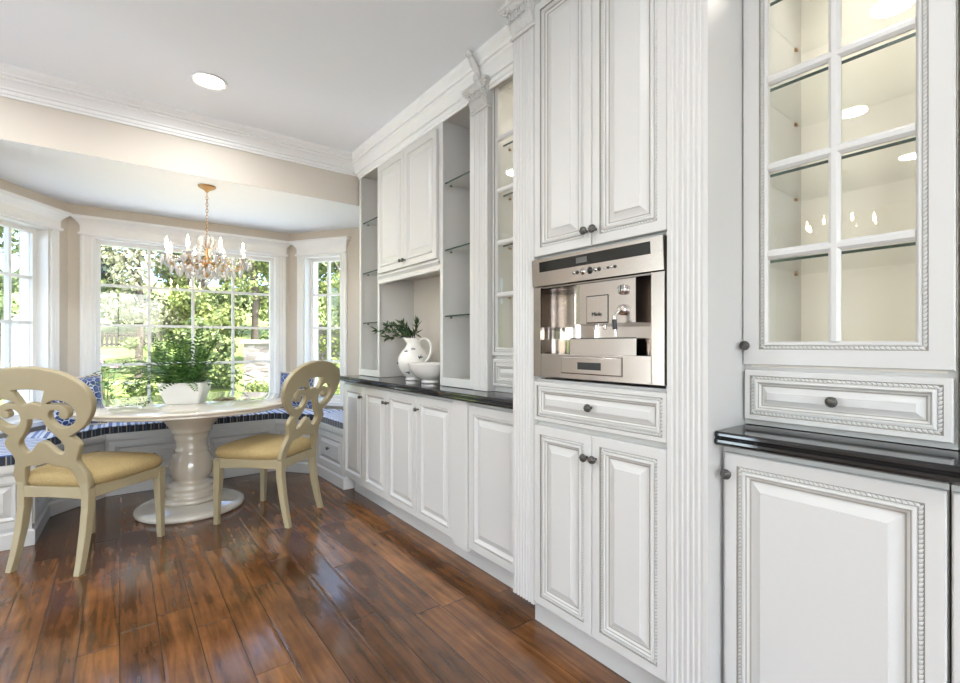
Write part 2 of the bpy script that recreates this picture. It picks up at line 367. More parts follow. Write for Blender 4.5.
wall('wall_bay_side', (-.947, 3.65, 0), PI / 2, .45, 0, BZ, .15)
wall('wall_far_left', (-3.5, 3.65, 0), 0, 2.553, 0, CZ, .15)
wall('wall_soffit', (-.947, 3.65, 0), 0, 2.95, BZ, CZ, .13)
wall('wall_left', (-3.5, -3.0, 0), PI / 2, 6.65, 0, CZ, .15, [(.25, 1.75, .10, 2.35), (5.55, 6.5, .10, 2.35)])
wall('wall_back', (XW, -3.0, 0), PI, 5.5, 0, CZ, .15, [(1.2, 4.4, .25, 2.35)])

def window(name, origin, rot, a, c, cols, casing, hext, rows=4, lo=sill, hi=head, rec=.085):
    w = struct(empty(name, origin, rot)); st = .032
    f = MB(); f.box(a, c, .0, .2, lo - .001, lo + .02); f.box(a, a + .012, 0, .2, lo + .02, hi); f.box(c - .012, c, 0, .2, lo + .02, hi); f.box(a + .012, c - .012, 0, .2, hi - .012, hi)
    f.box(a + .012, a + .012 + st, rec, rec + .045, lo + .055, hi - .012 - st); f.box(c - .012 - st, c - .012, rec, rec + .045, lo + .055, hi - .012 - st)
    f.box(a + .012, c - .012, rec, rec + .045, hi - .012 - st, hi - .012); f.box(a + .012, c - .012, rec, rec + .045, lo + .02, lo + .055)
    f.build('window_frame', M['trim'], w)
    g0, g1, h0, h1 = a + .012 + st, c - .012 - st, lo + .055, hi - .012 - st
    for k in range(1, cols):
        x = g0 + (g1 - g0) * k / cols; b = MB(); b.box(x - .011, x + .011, rec + .006, rec + .04, h0, h1); b.build('muntin', M['trim'], w)
    for k in range(1, rows):
        z = h0 + (h1 - h0) * k / rows; b = MB(); b.box(g0, g1, rec + .004, rec + .038, z - .011, z + .011); b.build('muntin', M['trim'], w)
    b = MB(); b.box(g0, g1, rec + .018, rec + .024, h0, h1); b.build('window_glass', M['pane'], w)
    b = MB()
    for (p, q) in ((a - casing, a), (c, c + casing)):
        poly = [(p, -.001), (p, -.018), (p + .012, -.022), (p + casing * .35, -.016), (p + casing * .5, -.020), (p + casing * .65, -.016), (q - .012, -.022), (q, -.014), (q, -.001)]
        b.prism(poly, 'z', lo - .02, hi + .005)
    b.build('casing', M['trim'], w)
    b = MB(); x0, x1 = a - casing, c + casing; rings = []
    for z, e in ((hi, .002), (hi + .006, .012), (hi + .02, .012), (hi + .026, .0), (hi + .075, 0), (hi + .09, .006), (hi + .11, .022), (hi + .126, hext * .8), (hi + .130, hext), (hi + .152, hext)):
        rings.append([(x0 - e, -.001, z), (x0 - e, -.024 - e, z), (x1 + e, -.024 - e, z), (x1 + e, -.001, z)])
    b.loft(rings); b.build('window_header', M['trim'], w)
    b = MB(); b.box(a - casing, c + casing, -.05, .0, lo - .03, lo); b.build('window_sill', M['trim'], w)
    return w
window('window_1', (-.33, 5.0, 0), 0, .16, 1.585, 4, .085, .05)
window('window_2', (-.947, 4.066, 0), aL, .508, .948, 2, .075, .045)
window('window_3', (1.383, 5.0, 0), aR, .171, .611, 2, .072, .045)
window('added_window_4', (-3.5, -3.0, 0), PI / 2, .25, 1.75, 3, .08, .04, 3, .10, 2.35)  # this and the next two: unseen windows, added to let in fill daylight
window('added_window_6', (-3.5, -3.0, 0), PI / 2, 5.55, 6.5, 2, .08, .04, 4, .10, 2.35)
window('added_window_5', (XW, -3.0, 0), PI, 1.2, 4.4, 4, .08, .04, 3, .25, 2.35)

CROWN = [(0, 0), (.010, 0), (.010, .012), (.018, .016), (.018, .034), (.030, .036), (.030, .046), (.040, .060), (.050, .072), (.060, .080), (.060, .092), (.074, .094), (.074, .106), (.090, .116), (.098, .122), (.098, .143), (0, .143)]
def crown_run(b, path, scale=1.0, drop=0.0):
    """path: plan points with the outward normal offset mitred; profile grows to the left of travel"""
    rings = []
    for i, p in enumerate(path):
        p = Vector(p); d0 = (p - Vector(path[i - 1])).normalized() if i else None; d1 = (Vector(path[i + 1]) - p).normalized() if i + 1 < len(path) else None
        n0 = Vector((-d0.y, d0.x)) if d0 else None; n1 = Vector((-d1.y, d1.x)) if d1 else None
        if n0 and n1: m = (n0 + n1); m = m / m.dot(n0)
        else: m = n0 or n1
        rings.append([(p.x + m.x * q * scale, p.y + m.y * q * scale, CZ - .143 * (1 + drop) + z * (1 + drop)) for q, z in CROWN])
    b.loft(rings)
b = MB(); crown_run(b, [(1.9, 3.65), (-3.5, 3.65)], 1.05); struct(b.build('trim_1', M['trim']), 'white crown moulding along the tan beam over the bay')
b = MB(); crown_run(b, [(1.535, 1.512), (1.535, 3.60), (1.9, 3.60)], .9, .25); struct(b.build('trim_2', M['trim']), 'white stepped crown moulding over the cabinet run')
b = MB(); crown_run(b, [(1.54, -2.9), (1.54, .64), (1.33, .672), (1.33, 1.51), (1.7, 1.51)], .55, -.52); struct(b.build('trim_3', M['trim']), 'slim white crown moulding over the tall coffee machine cabinet and the nearest cabinets')

# ------------------------------------------------------------------ cabinet parts (fronts face -y, x to the right, z up; placed with rot -90 so they face -X)
RF = -PI / 2
def rope(b, x0, x1, z0, z1, y, r=.0046, pitch=.0105, mi=2):
    def bead(c, ax, sgn):
        o = Vector(c); a = Vector(ax); up = Vector((0, -1, 0)); sd = a.cross(up); sl = (a * .55 + sd * sgn).normalized() * r * 1.25; t = a * pitch * .46
        vs = [o - t + sl * .0 - sl * .6, o + t - sl * .2 - sl * .6, o - t * .9 + sl * .7, o + t * .9 + sl, o + up * r - t * .35 - sl * .25, o + up * r + t * .45 + sl * .35]
        b.add(vs, [(0, 1, 5, 4), (2, 4, 5, 3), (0, 4, 2), (1, 3, 5)], mi, True)
    for (p, q) in (((x0, z0), (x1, z0)), ((x1, z0), (x1, z1)), ((x1, z1), (x0, z1)), ((x0, z1), (x0, z0))):
        L = math.hypot(q[0] - p[0], q[1] - p[1]); n = max(2, int(L / pitch)); ax = ((q[0] - p[0]) / L, 0, (q[1] - p[1]) / L)
        for k in range(n):
            t = (k + .5) / n; bead((p[0] + (q[0] - p[0]) * t, y, p[1] + (q[1] - p[1]) * t), ax, 1)
DOORP = [(0, -.019), (0, -.003), (.003, 0), (.034, 0), (.0345, -.005, 1), (.0365, -.005, 1), (.0465, -.005, 1), (.048, .0005, 0), (.054, .002, 0), (.057, -.003, 0), (.0575, -.006, 1), (.059, -.006, 1), (.065, -.010, 0), (.068, -.0115, 1), (.0695, -.0115, 1), (.072, -.0115, 0), (.095, -.002, 0), (.0965, .0005, 0)]
DRAWP = [(0, -.019), (0, -.003), (.003, 0), (.016, 0), (.0165, -.005, 1), (.0185, -.005, 1), (.0275, -.005, 1), (.029, .0005, 0), (.035, .002, 0), (.038, -.003, 0), (.0385, -.006, 1), (.040, -.006, 1), (.045, -.010, 0), (.047, -.0115, 1), (.0485, -.0115, 1), (.050, -.0115, 0), (.064, -.003, 0), (.065, -.001, 0)]
PLAINP = [(0, -.019), (0, -.003), (.003, 0), (.042, 0), (.0425, -.004, 1), (.044, -.004, 1), (.046, .001, 0), (.052, .001, 0), (.056, -.004, 0), (.063, -.010, 0), (.066, -.0115, 0), (.094, -.002, 0), (.0955, .0005, 0)]
def panel_front(name, parent, x0, x1, z0, z1, yf, prof, beads=True):
    b = MB(); b.nested(x0, x1, z0, z1, yf, prof); b.add([(x0, yf + .019, z0), (x1, yf + .019, z0), (x1, yf + .019, z1), (x0, yf + .019, z1)], [(0, 1, 2, 3)])
    if beads:
        k = .0415 if prof is DOORP else .023
        rope(b, x0 + k, x1 - k, z0 + k, z1 - k, yf + .005)
    return b.build(name, [M['white'], M['glaze'], M['bead']], parent)
def knob(parent, x, z, yf, r=.0145):
    b = MB(); n = 14
    prof = [(.0055, 0), (.005, .012), (.008, .016), (r, .019), (r * 1.02, .023), (r * .86, .027), (r * .8, .0265), (r * .55, .030), (r * .2, .031), (.0001, .031)]
    b.loft([[(q * math.cos(2 * PI * k / n), -h, q * math.sin(2 * PI * k / n)) for k in range(n)] for q, h in prof], 0, True, True, False)
    for k in range(6):
        a = 2 * PI * k / 6; b.ball((r * .68 * math.cos(a), -.0285, r * .68 * math.sin(a)), r * .2, 6)
    return b.build('knob', M['pewter'], parent, (x, yf, z))
def cab(name, X, Y, label, cat='cabinet', group=None):
    return tag(empty(name, (X, Y, 0), RF), label, cat, group)
def carcass(parent, w, d, z0, z1, y0=.021, toe=0, name='body'):
    b = MB(); b.box(0, w, y0, d, z0 + toe, z1)
    return b.build(name, M['white'], parent)
def pilaster_poly(w, d, n=6, flute=.004):
    m = .012; p = [(0, d), (0, 0), (m, 0)]; fw = (w - 2 * m) / n
    for i in range(n):
        x = m + i * fw; g = fw * .12
        for t, q in ((g, 0), (fw * .25, .75), (fw * .5, 1), (fw * .75, .75), (fw - g, 0)): p.append((x + t, q * flute))
    p += [(w, 0), (w, d)]
    return p
def capital(parent, w, z0, z1, d):
    """carved bell with leaves and scrolls"""
    b = MB(); rings = []
    H = z1 - z0
    for t, e in ((0, .006), (.05, .010), (.10, .004), (.2, .0), (.5, .008), (.75, .022), (.88, .036), (.9, .042), (1, .042)):
        rings.append([(-e, d, z0 + t * H), (-e, -e - .003, z0 + t * H), (w + e, -e - .003, z0 + t * H), (w + e, d, z0 + t * H)])
    b.loft(rings)
    for row, (zz, n, hh) in enumerate(((.14, 4, .34), (.38, 3, .36))):
        for k in range(n):
            x = w * (k + .5) / n; base = z0 + zz * H
            for s in (-1, 0, 1):
                pts = [(x + s * w / n * .25, -.004, base), (x + s * w / n * .36, -.014, base + hh * H * .45), (x + s * w / n * .40, -.026, base + hh * H * (.85 if s else 1)), (x + s * w / n * .34, -.040, base + hh * H * (.72 if s else .88))]
                b.tube(pts, [.006, .009, .007, .003], 6)
    for s in (0, 1):
        cx = w * s; pts = []
        for k in range(14):
            a = k * .62; r = .026 * (1 - k / 16); pts.append((cx + (1 if s else -1) * .010 + (r * math.cos(a)) * (1 if s else -1), -.034, z0 + .80 * H + r * math.sin(a)))
        b.tube(pts, .006, 6)
    return b.build('capital', M['white'], parent)
def counter_mesh(b, x0, x1, yf, yb, z0, z1):
    """slab with an ogee front edge"""
    h = z1 - z0
    pr = [(yb, z0), (yf + .014, z0), (yf + .004, z0 + h * .12), (yf, z0 + h * .28), (yf + .001, z0 + h * .45), (yf + .008, z0 + h * .52), (yf + .008, z0 + h * .60), (yf + .003, z0 + h * .72), (yf + .004, z0 + h * .88), (yf + .010, z1), (yb, z1)]
    b.prism(pr, 'x', x0, x1)

# ---- left run, base cabinets under the granite
XB, YL = 1.40, 3.612
bw = .386
def base_cab(Y, w, label, doors, group='white base cabinets under the black granite counter'):
    c = cab('base_cabinet', XB, Y, label, 'cabinet', group)
    b = MB(); b.box(0, w, .021, XW - XB - .005, .125, .878); b.build('body', M['white'], c)
    b = MB(); b.box(0, w, .095, .115, .0, .125); b.build('toe_kick', M['white'], c)
    for (a, e, kx) in doors:
        d = panel_front('door', c, a + .0015, e - .0015, .14, .862, 0, PLAINP, False); knob(d, kx, .785, 0, .012)
    return c
base_cab(YL, bw, 'white base cabinet with one door at the far bay end of the counter', [(0, bw, bw - .022)])
base_cab(YL - bw, 2 * bw, 'white two-door base cabinet below the pitcher niche', [(0, bw, bw - .022), (bw, 2 * bw, bw + .022)])
base_cab(YL - 3 * bw, bw, 'white one-door base cabinet below the near open glass shelves', [(0, bw, .022)])
wlast = YL - 4 * bw - 1.51
c = cab('base_cabinet', XB, YL - 4 * bw, 'white base cabinet with wide plain stile beside the tall coffee machine cabinet', 'cabinet', 'white base cabinets under the black granite counter')
b = MB(); b.box(0, wlast, .021, XW - XB - .005, .125, .878); b.build('body', M['white'], c)
b = MB(); b.box(0, wlast, .095, .115, .0, .125); b.build('toe_kick', M['white'], c)
b = MB(); b.box(.004, .134, -.006, .021, .118, .878); b.build('stile', M['white'], c, bevel=.002)
panel_front('door', c, .139, wlast - .006, .14, .862, 0, PLAINP, False)
b = MB(); counter_mesh(b, 0, YL + .005 - 1.51, -.03, XW - XB - .003, .879, .92)
t = b.build('countertop', M['granite'], None, (XB, YL + .005, 0), RF); tag(t, 'black granite countertop under the pitcher and the open shelves', 'countertop')

# ---- left run, upper units
XU, XN = 1.53, 1.82
def shelf_tower(Y, w, label):
    c = cab('open_shelf_cabinet', XU, Y, label, 'shelf cabinet', 'open cabinets with green glass shelves')
    D = XN - XU; z0, z1 = .922, 2.56; b = MB()
    b.box(0, .018, .012, D, z0, z1); b.box(w - .018, w, .012, D, z0, z1); b.box(0, w, D, D + .015, z0, z1); b.box(.018, w - .018, .012, D, z0, z0 + .035); b.box(.018, w - .018, .012, D, 2.51, z1)
    b.build('body', M['white'], c)
    b = MB(); s = .03
    b.box(0, s, 0, .018, z0, z1); b.box(w - s, w, 0, .018, z0, z1); b.box(s, w - s, 0, .018, z0, z0 + .05); b.box(s, w - s, 0, .018, 2.505, z1)
    b.build('face_frame', M['white'], c, bevel=.002)
    for z in (1.332, 1.728, 2.13):
        g = MB(); g.box(.019, w - .019, .028, D - .002, z, z + .008); g.box(.019, w - .019, .024, .028, z, z + .008, 1)
        g.build('glass_shelf', [M['shelf'], M['shelfedge']], c)
        for x in (.019, w - .026):
            for y in (.06, D - .05):
                p = MB(); p.box(x, x + .007, y, y + .012, z - .008, z - .0005); p.build('shelf_pin', M['pewter'], c)
    return c
shelf_tower(3.60, .366, 'tall open cabinet with three glass shelves at the bay end of the counter')
shelf_tower(2.40, .334, 'tall open cabinet with three glass shelves between the bowl niche and the glass-door cabinet')
c = cab('upper_cabinet', XU, 3.234, 'white two-door wall cabinet above the pitcher niche')
w = .834; D = XN - XU
b = MB(); b.box(0, w, 0, D, 1.66, 2.56); b.build('body', M['white'], c)
b = MB(); b.box(0, w, D, D + .012, .922, 1.66); b.build('niche_back', M['wall'], c)['label'] = 'tan painted niche back'
b = MB(); b.prism([(.02, 1.612), (-.002, 1.612), (-.006, 1.617), (-.006, 1.622), (0, 1.628), (0, 1.645), (-.008, 1.655), (-.016, 1.664), (-.016, 1.672), (.02, 1.672)], 'x', 0, w); b.build('light_rail', M['white'], c)
d = panel_front('door', c, .012, w / 2 - .0015, 1.685, 2.465, -.02, PLAINP, False); knob(d, w / 2 - .022, 1.728, -.02, .012)
d = panel_front('door', c, w / 2 + .0015, w - .012, 1.685, 2.465, -.02, PLAINP, False); knob(d, w / 2 + .022, 1.728, -.02, .012)
# pilaster between the shelves and the glass-door cabinet
c = tag(empty('fluted_pilaster', (1.527, 2.066, 0), RF), 'slim white fluted pilaster standing on the granite beside the narrow glass door', 'pilaster')
b = MB(); b.prism(pilaster_poly(.13, .16, 5), 'z', .922, 2.41); b.build('shaft', M['white'], c)
capital(c, .13, 2.41, 2.545, .16)
b = MB()
b.tube([(.11, -.015, 2.50), (.11, -.045, 2.54), (.112, -.050, 2.575), (.114, -.078, 2.61), (.118, -.105, 2.645)], [.014, .020, .015, .019, .014], 8); b.ball((.118, -.11, 2.648), .020, 10); b.ball((.11, -.052, 2.55), .024, 10)
b.build('scroll_bracket', M['white'], c)

def glass_cabinet(X, Y, w, D, label, drawer=True, ncol=2, z_door=1.11, ztop=2.56, knob_left=True, cat='display cabinet', zdr=(.938, 1.088), rail=.07):
    c = cab('glass_door_cabinet', X, Y, label, cat); b = MB(); th = .018
    zb = 1.10
    for q in ((0, th, .021, D), (w - th, w, .021, D)): b.box(*q, .922, ztop)
    b.box(th, w - th, D - .015, D, .922, ztop, 1); b.box(th, w - th, .021, D, zb, zb + .02, 1); b.box(th, w - th, .021, D, ztop - .03, ztop, 1); b.box(th, w - th, .021, .06, .922, zb); b.box(th, w - th, .021, .04, 2.50, ztop); b.box(0, w, .021, .10, ztop, 2.665)
    b.build('body', [M['white'], M['inner']], c)
    for z in (1.42, 1.685, 1.95, 2.215):
        g = MB(); g.box(th + .001, w - th - .001, .066, D - .018, z, z + .008); g.box(th + .001, w - th - .001, .062, .066, z, z + .008, 1); g.build('glass_shelf', [M['shelf'], M['shelfedge']], c)
        for x in (th + .001, w - th - .009):
            for y in (.10, D - .08):
                p = MB(); p.box(x, x + .008, y, y + .014, z - .009, z - .0005); p.build('shelf_pin', M['gold'], c)
    x0, x1, z0, z1 = .002, w - .002, z_door, 2.545; r = rail
    dm = MB(); fr = [(0, -.019), (0, -.003), (.003, 0), (r - .024, 0), (r - .0235, -.005, 1), (r - .0215, -.005, 1), (r - .012, -.005, 1), (r - .0105, .0005, 0), (r - .006, .001, 0), (r, -.006, 0), (r, -.019, 0)]
    dm.nested(x0, x1, z0, z1, 0, fr, False); k = r - .0168; rope(dm, x0 + k, x1 - k, z0 + k, z1 - k, .005)
    d = dm.build('glass_door', [M['white'], M['glaze'], M['bead']], c)
    gx0, gx1, gz0, gz1 = x0 + r, x1 - r, z0 + r, z1 - r
    mm = MB(); mw = .014
    pr = [(-mw, .012), (-mw, .006), (-mw * .75, .003), (-mw * .4, -.001), (mw * .4, -.001), (mw * .75, .003), (mw, .006), (mw, .012)]
    for k in range(1, ncol):
        x = gx0 + (gx1 - gx0) * k / ncol; mm.prism([(x + a, q) for a, q in pr], 'z', gz0, gz1)
    for k in range(1, 5):
        z = gz0 + (gz1 - gz0) * k / 5; mm.loft([[(gx0, q + .0006, z + a) for a, q in pr], [(gx1, q + .0006, z + a) for a, q in pr]])
    mm.build('muntin', M['white'], d)
    g = MB(); g.box(gx0 - .004, gx1 + .004, .012, .016, gz0 - .004, gz1 + .004); g.build('glass_pane', M['cpane'], d)
    pk = MB(); pk.lathe([(.034, ztop - .031), (.034, ztop - .040), (.026, ztop - .042), (.0, ztop - .042)], (w / 2, D * .5), 20); pk.build('puck_light', M['lens'], c)
    L = bpy.data.lights.new('puck_lamp', 'SPOT'); L.energy = PUCK_W * (1 if w > .45 else .5); L.color = (1, .92, .84); L.shadow_soft_size = .04; L.spot_size = math.radians(140); L.spot_blend = 1.0
    lo = bpy.data.objects.new('puck_lamp', L); COL.objects.link(lo); lo.parent = c; lo.location = (w / 2, D * .5, ztop - .09)
    for xx in ((th + .001, w - th - .009) if w > .45 else (w - th - .009,)):
        ls = MB(); ls.box(xx, xx + .008, .026, .034, zb + .03, ztop - .05); ls.build('hidden_fill_strip', M['strip'], c)  # hidden glowing strip, added to brighten the cabinet interior evenly
    if knob_left is not None: knob(d, .016 if knob_left else w - .016, 1.165, 0)
    if drawer:
        q = panel_front('drawer', c, .006, w - .006, zdr[0], zdr[1], 0, DRAWP); knob(q, w / 2, sum(zdr) / 2, 0)
    return c
glass_cabinet(1.555, 1.934, 1.934 - 1.512, .26, 'narrow white cabinet with one column of glass panes beside the tall coffee machine cabinet', True, 2, 1.11, knob_left=None, zdr=(.952, 1.092), rail=.042)

# ---- tall cabinet with the built-in coffee machine
XT = 1.33
yA, yB, yC, yD = 1.51, 1.385, .797, .672
c = tag(empty('fluted_pilaster', (XT, yA, 0), RF), 'white fluted pilaster with carved capital on the bay side of the coffee machine cabinet', 'pilaster')
b = MB(); b.prism(pilaster_poly(yA - yB, .66, 6), 'z', .116, 2.455); b.build('shaft', M['white'], c)
capital(c, yA - yB, 2.455, 2.60, .2)
c = tag(empty('fluted_pilaster', (XT - .004, yC, 0), RF), 'white full-height fluted pilaster between the coffee machine and the near glass cabinet', 'pilaster')
b = MB(); b.prism(pilaster_poly(yC - yD, .67, 6), 'z', 0, 2.455); b.build('shaft', M['white'], c)
capital(c, yC - yD, 2.455, 2.60, .2)
c = cab('tall_cabinet', XT, yB, 'tall white cabinet housing the built-in coffee machine')
w = yB - yC
b = MB(); b.box(0, w, .022, .66, .116, 1.03); b.box(0, w, .022, .66, 1.512, 2.665); b.box(0, .02, .022, .66, 1.03, 1.512); b.box(w - .02, w, .022, .66, 1.03, 1.512); b.box(0, w, .60, .66, 1.03, 1.512); b.build('body', M['white'], c)
b = MB(); b.box(-.068, w - .001, .075, .095, 0, .115); b.build('toe_kick', M['white'], c)
d = panel_front('door', c, .002, w / 2 - .0015, 1.519, 2.535, 0, DOORP); knob(d, w / 2 - .020, 1.573, 0)
d = panel_front('door', c, w / 2 + .0015, w - .002, 1.519, 2.535, 0, DOORP); knob(d, w / 2 + .020, 1.573, 0)
d = panel_front('drawer', c, .002, w - .002, .864, 1.020, 0, DRAWP); knob(d, w / 2, .944, 0)
d = panel_front('door', c, .002, w / 2 - .0015, .13, .845, 0, DOORP); knob(d, w / 2 - .020, .765, 0)
d = panel_front('door', c, w / 2 + .0015, w - .002, .13, .845, 0, DOORP); knob(d, w / 2 + .020, .765, 0)

# coffee machine: front frame with a niche, brewing block in the middle, control panel on top
w0 = w
k = tag(empty('coffee_machine', (XT, yB, 0), RF), 'built-in stainless steel coffee machine in the tall white cabinet', 'coffee machine')
x0, x1, z0, z1 = .004, w0 - .008, 1.041, 1.395
n0, n1, nz = .046, .534, 1.132
b = MB(); F = -.004
b.box(x0, n0, F, .03, z0, z1); b.box(n1, x1, F, .03, z0, z1); b.box(n0, n1, F, .03, z0, nz); b.box(n0, n1, F + .006, .03, 1.388, z1)
b.build('front_frame', M['steel'], k, bevel=.0015)
b = MB()   # curved liner
cs = [(n0, -.006)] + [(n0 + .16 * (1 - math.cos(a)), .17 * math.sin(a)) for a in [PI / 2 * i / 10 for i in range(11)]] + [(n1 - .09 * (1 - math.cos(a)), .17 * math.sin(a)) for a in [PI / 2 * i / 8 for i in range(8, -1, -1)]] + [(n1, -.006)]
b.loft([[(x, y, nz) for x, y in cs], [(x, y, 1.392) for x, y in cs]], 0, True, False, False, False); b.build('niche_liner', M['polish'], k)
b = MB(); b.box(n0, n1, .0, .175, nz - .004, nz); b.build('niche_floor', M['darksteel'], k)
b = MB(); b.box(n0, n1, .0, .175, 1.388, 1.392); b.build('niche_top', M['darksteel'], k)
u0, u1 = .190, .475
b = MB(); poly = [(u0, .17), (u0, .05)] + [(u0 + .05 * (1 - math.cos(a)), .05 - .05 * math.sin(a) - .0) for a in [PI / 2 * i / 6 for i in range(1, 7)]] + [(u1, .0), (u1, .17)]
b.prism(poly, 'z', 1.241, 1.386); u = b.build('brew_unit', M['steel'], k)
b = MB(); b.nested(.275, .366, 1.245, 1.338, -.0005, [(0, 0, 0), (.0, .002, 0), (.002, .003, 0)]); b.build('spout_cover', M['steel'], u)
b = MB(); b.nested(.2725, .3685, 1.2425, 1.3405, .0, [(0, .0004, 0)]); b.build('cover_seam', M['blackp'], u)
tc = bpy.data.curves.new('lettering', 'FONT'); tc.body = 'Miele'; tc.size = .020; tc.align_x = 'CENTER'; tc.extrude = .0006
to = bpy.data.objects.new('tmp', tc); COL.objects.link(to); me = bpy.data.meshes.new_from_object(to.evaluated_get(bpy.context.evaluated_depsgraph_get())); bpy.data.objects.remove(to)
me.materials.clear(); me.materials.append(M['blackp']); o = bpy.data.objects.new('lettering', me); COL.objects.link(o); o.parent = u; o.location = (.3205, -.0045, 1.268); o.rotation_euler = (PI / 2, 0, 0)
def dial(parent, x, z, r, y0, name, mt):
    b = MB(); n = 18
    b.loft([[(x + q * math.cos(2 * PI * i / n), y0 - h, z + q * math.sin(2 * PI * i / n)) for i in range(n)] for q, h in ((r, 0), (r, .012), (r * .9, .016), (.0003, .016))], 0, True, False, False)
    return b.build(name, mt, parent)
dial(u, u1 - .045, 1.350, .017, 0, 'rotary_knob', M['polish']); dial(u, u1 - .045, 1.283, .018, 0, 'steam_valve', M['polish'])
b = MB(); b.box(u1 - .047, u1 - .043, -.0175, -.016, 1.336, 1.364); b.build('knob_pointer', M['blackp'], u)
b = MB(); b.tube([(u1 - .045, -.022, 1.280), (u1 - .052, -.040, 1.262), (u1 - .050, -.042, 1.24), (u1 - .046, -.042, 1.195)], .0055, 8); b.build('steam_wand', M['polish'], u)
b = MB(); b.tube([(u1 - .0515, -.042, 1.250), (u1 - .049, -.042, 1.218)], .0085, 8); b.build('wand_grip', M['blackp'], u)
for xx in (.300, .340):
    b = MB(); b.tube([(xx, .02, 1.246), (xx, .015, 1.222)], [.008, .0065], 10); b.build('coffee_spout', M['polish'], u)
b = MB(); b.box(u0, u1, .004, .17, nz, 1.190); b.box(u0, u1, .0025, .006, 1.188, 1.192, 1); b.build('drip_tray', [M['polish'], M['blackp']], k)
b = MB(); b.nested(.155, .428, 1.060, 1.124, F, [(0, .0004, 1), (.0015, .0004, 1), (.0015, .003, 0), (.004, .004, 0)]); q = b.build('waste_drawer', [M['steel'], M['blackp']], k)
b = MB(); b.box(.238, .341, F - .0055, F, 1.078, 1.104); b.build('drawer_grip', M['blackp'], q)
b = MB()   # control panel leans a little outward at its top
def cp(x, z, o): t = (z - 1.398) / .105; return (x, F - .004 - .006 * t - o, z)
pz0, pz1 = 1.398, 1.503
b.loft([[cp(.002, pz0, 0), cp(x1, pz0, 0), (x1, .02, pz0), (.002, .02, pz0)], [cp(.002, pz1, 0), cp(x1, pz1, 0), (x1, .02, pz1), (.002, .02, pz1)]]); cpn = b.build('control_panel', M['steel'], k, bevel=.0015)
b = MB(); b.add([cp(.046, 1.452, .001), cp(.536, 1.452, .001), cp(.536, 1.491, .001), cp(.046, 1.491, .001)], [(0, 1, 2, 3)]); b.build('display', M['black'], cpn)
b = MB(); b.add([cp(.235, 1.462, .0016), cp(.285, 1.462, .0016), cp(.285, 1.482, .0016), cp(.235, 1.482, .0016)], [(0, 1, 2, 3)]); b.build('display_window', mat('grey display window', (.10, .10, .095), .3), cpn)
for i, (xx, rr) in enumerate(((.165, .0045), (.180, .0055), (.205, .009), (.238, .010), (.262, .006), (.278, .006), (.302, .0035), (.316, .0035), (.330, .0035), (.344, .0045))):
    p = cp(xx + .058, 1.430, 0); b = MB(); n = 12
    b.loft([[(p[0] + q * math.cos(2 * PI * j / n), p[1] - h, p[2] + q * math.sin(2 * PI * j / n)) for j in range(n)] for q, h in ((rr * 1.3, 0), (rr * 1.25, .001), (rr, .001), (rr * .9, .005), (.0002, .006))], 0, True, False, False)
    b.build('button', M['blackp'] if i % 2 else M['polish'], cpn)
b = MB(); b.box(x1 + .0005, w0 - .001, .002, .03, 1.041, 1.503); b.box(.022, w0 - .022, .18, .56, 1.041, 1.500); b.build('housing', M['blackp'], k)  # first box: black strip standing in for the shaded gap beside the machine

# ---- right-hand dresser
glass_cabinet(1.536, .6705, .473, .44, 'wide white cabinet with two columns of glass panes nearest the camera', True, 2, 1.107, zdr=(.938, 1.090), rail=.070)
c = cab('upper_cabinet', 1.536, .195, 'white wall cabinet edge at the right border of the view')
b = MB(); b.box(0, .5, .021, .46, .922, 2.665); b.build('body', M['white'], c); panel_front('door', c, .002, .47, .938, 2.54, 0, DOORP)
c = cab('base_cabinet', 1.389, .668, 'white base cabinet with a large beaded door below the near granite ledge')
b = MB(); b.box(0, .475, .021, .60, .1, .878); b.build('body', M['white'], c); b = MB(); b.box(0, .475, .09, .11, 0, .1); b.build('toe_kick', M['white'], c)
d = panel_front('door', c, .012, .474, .13, .858, 0, DOORP); knob(d, .026, .800, 0)
c = cab('base_cabinet', 1.389, .190, 'white base cabinet edge at the lower right border of the view')
b = MB(); b.box(0, .5, .021, .60, .1, .878); b.build('body', M['white'], c); panel_front('door', c, .004, .474, .13, .858, 0, DOORP)
b = MB(); counter_mesh(b, .004, 1.0, -.035, .60, .879, .92)
t = b.build('countertop', M['granite'], None, (1.389, .672, 0), RF); tag(t, 'narrow black granite ledge below the near glass cabinet', 'countertop')

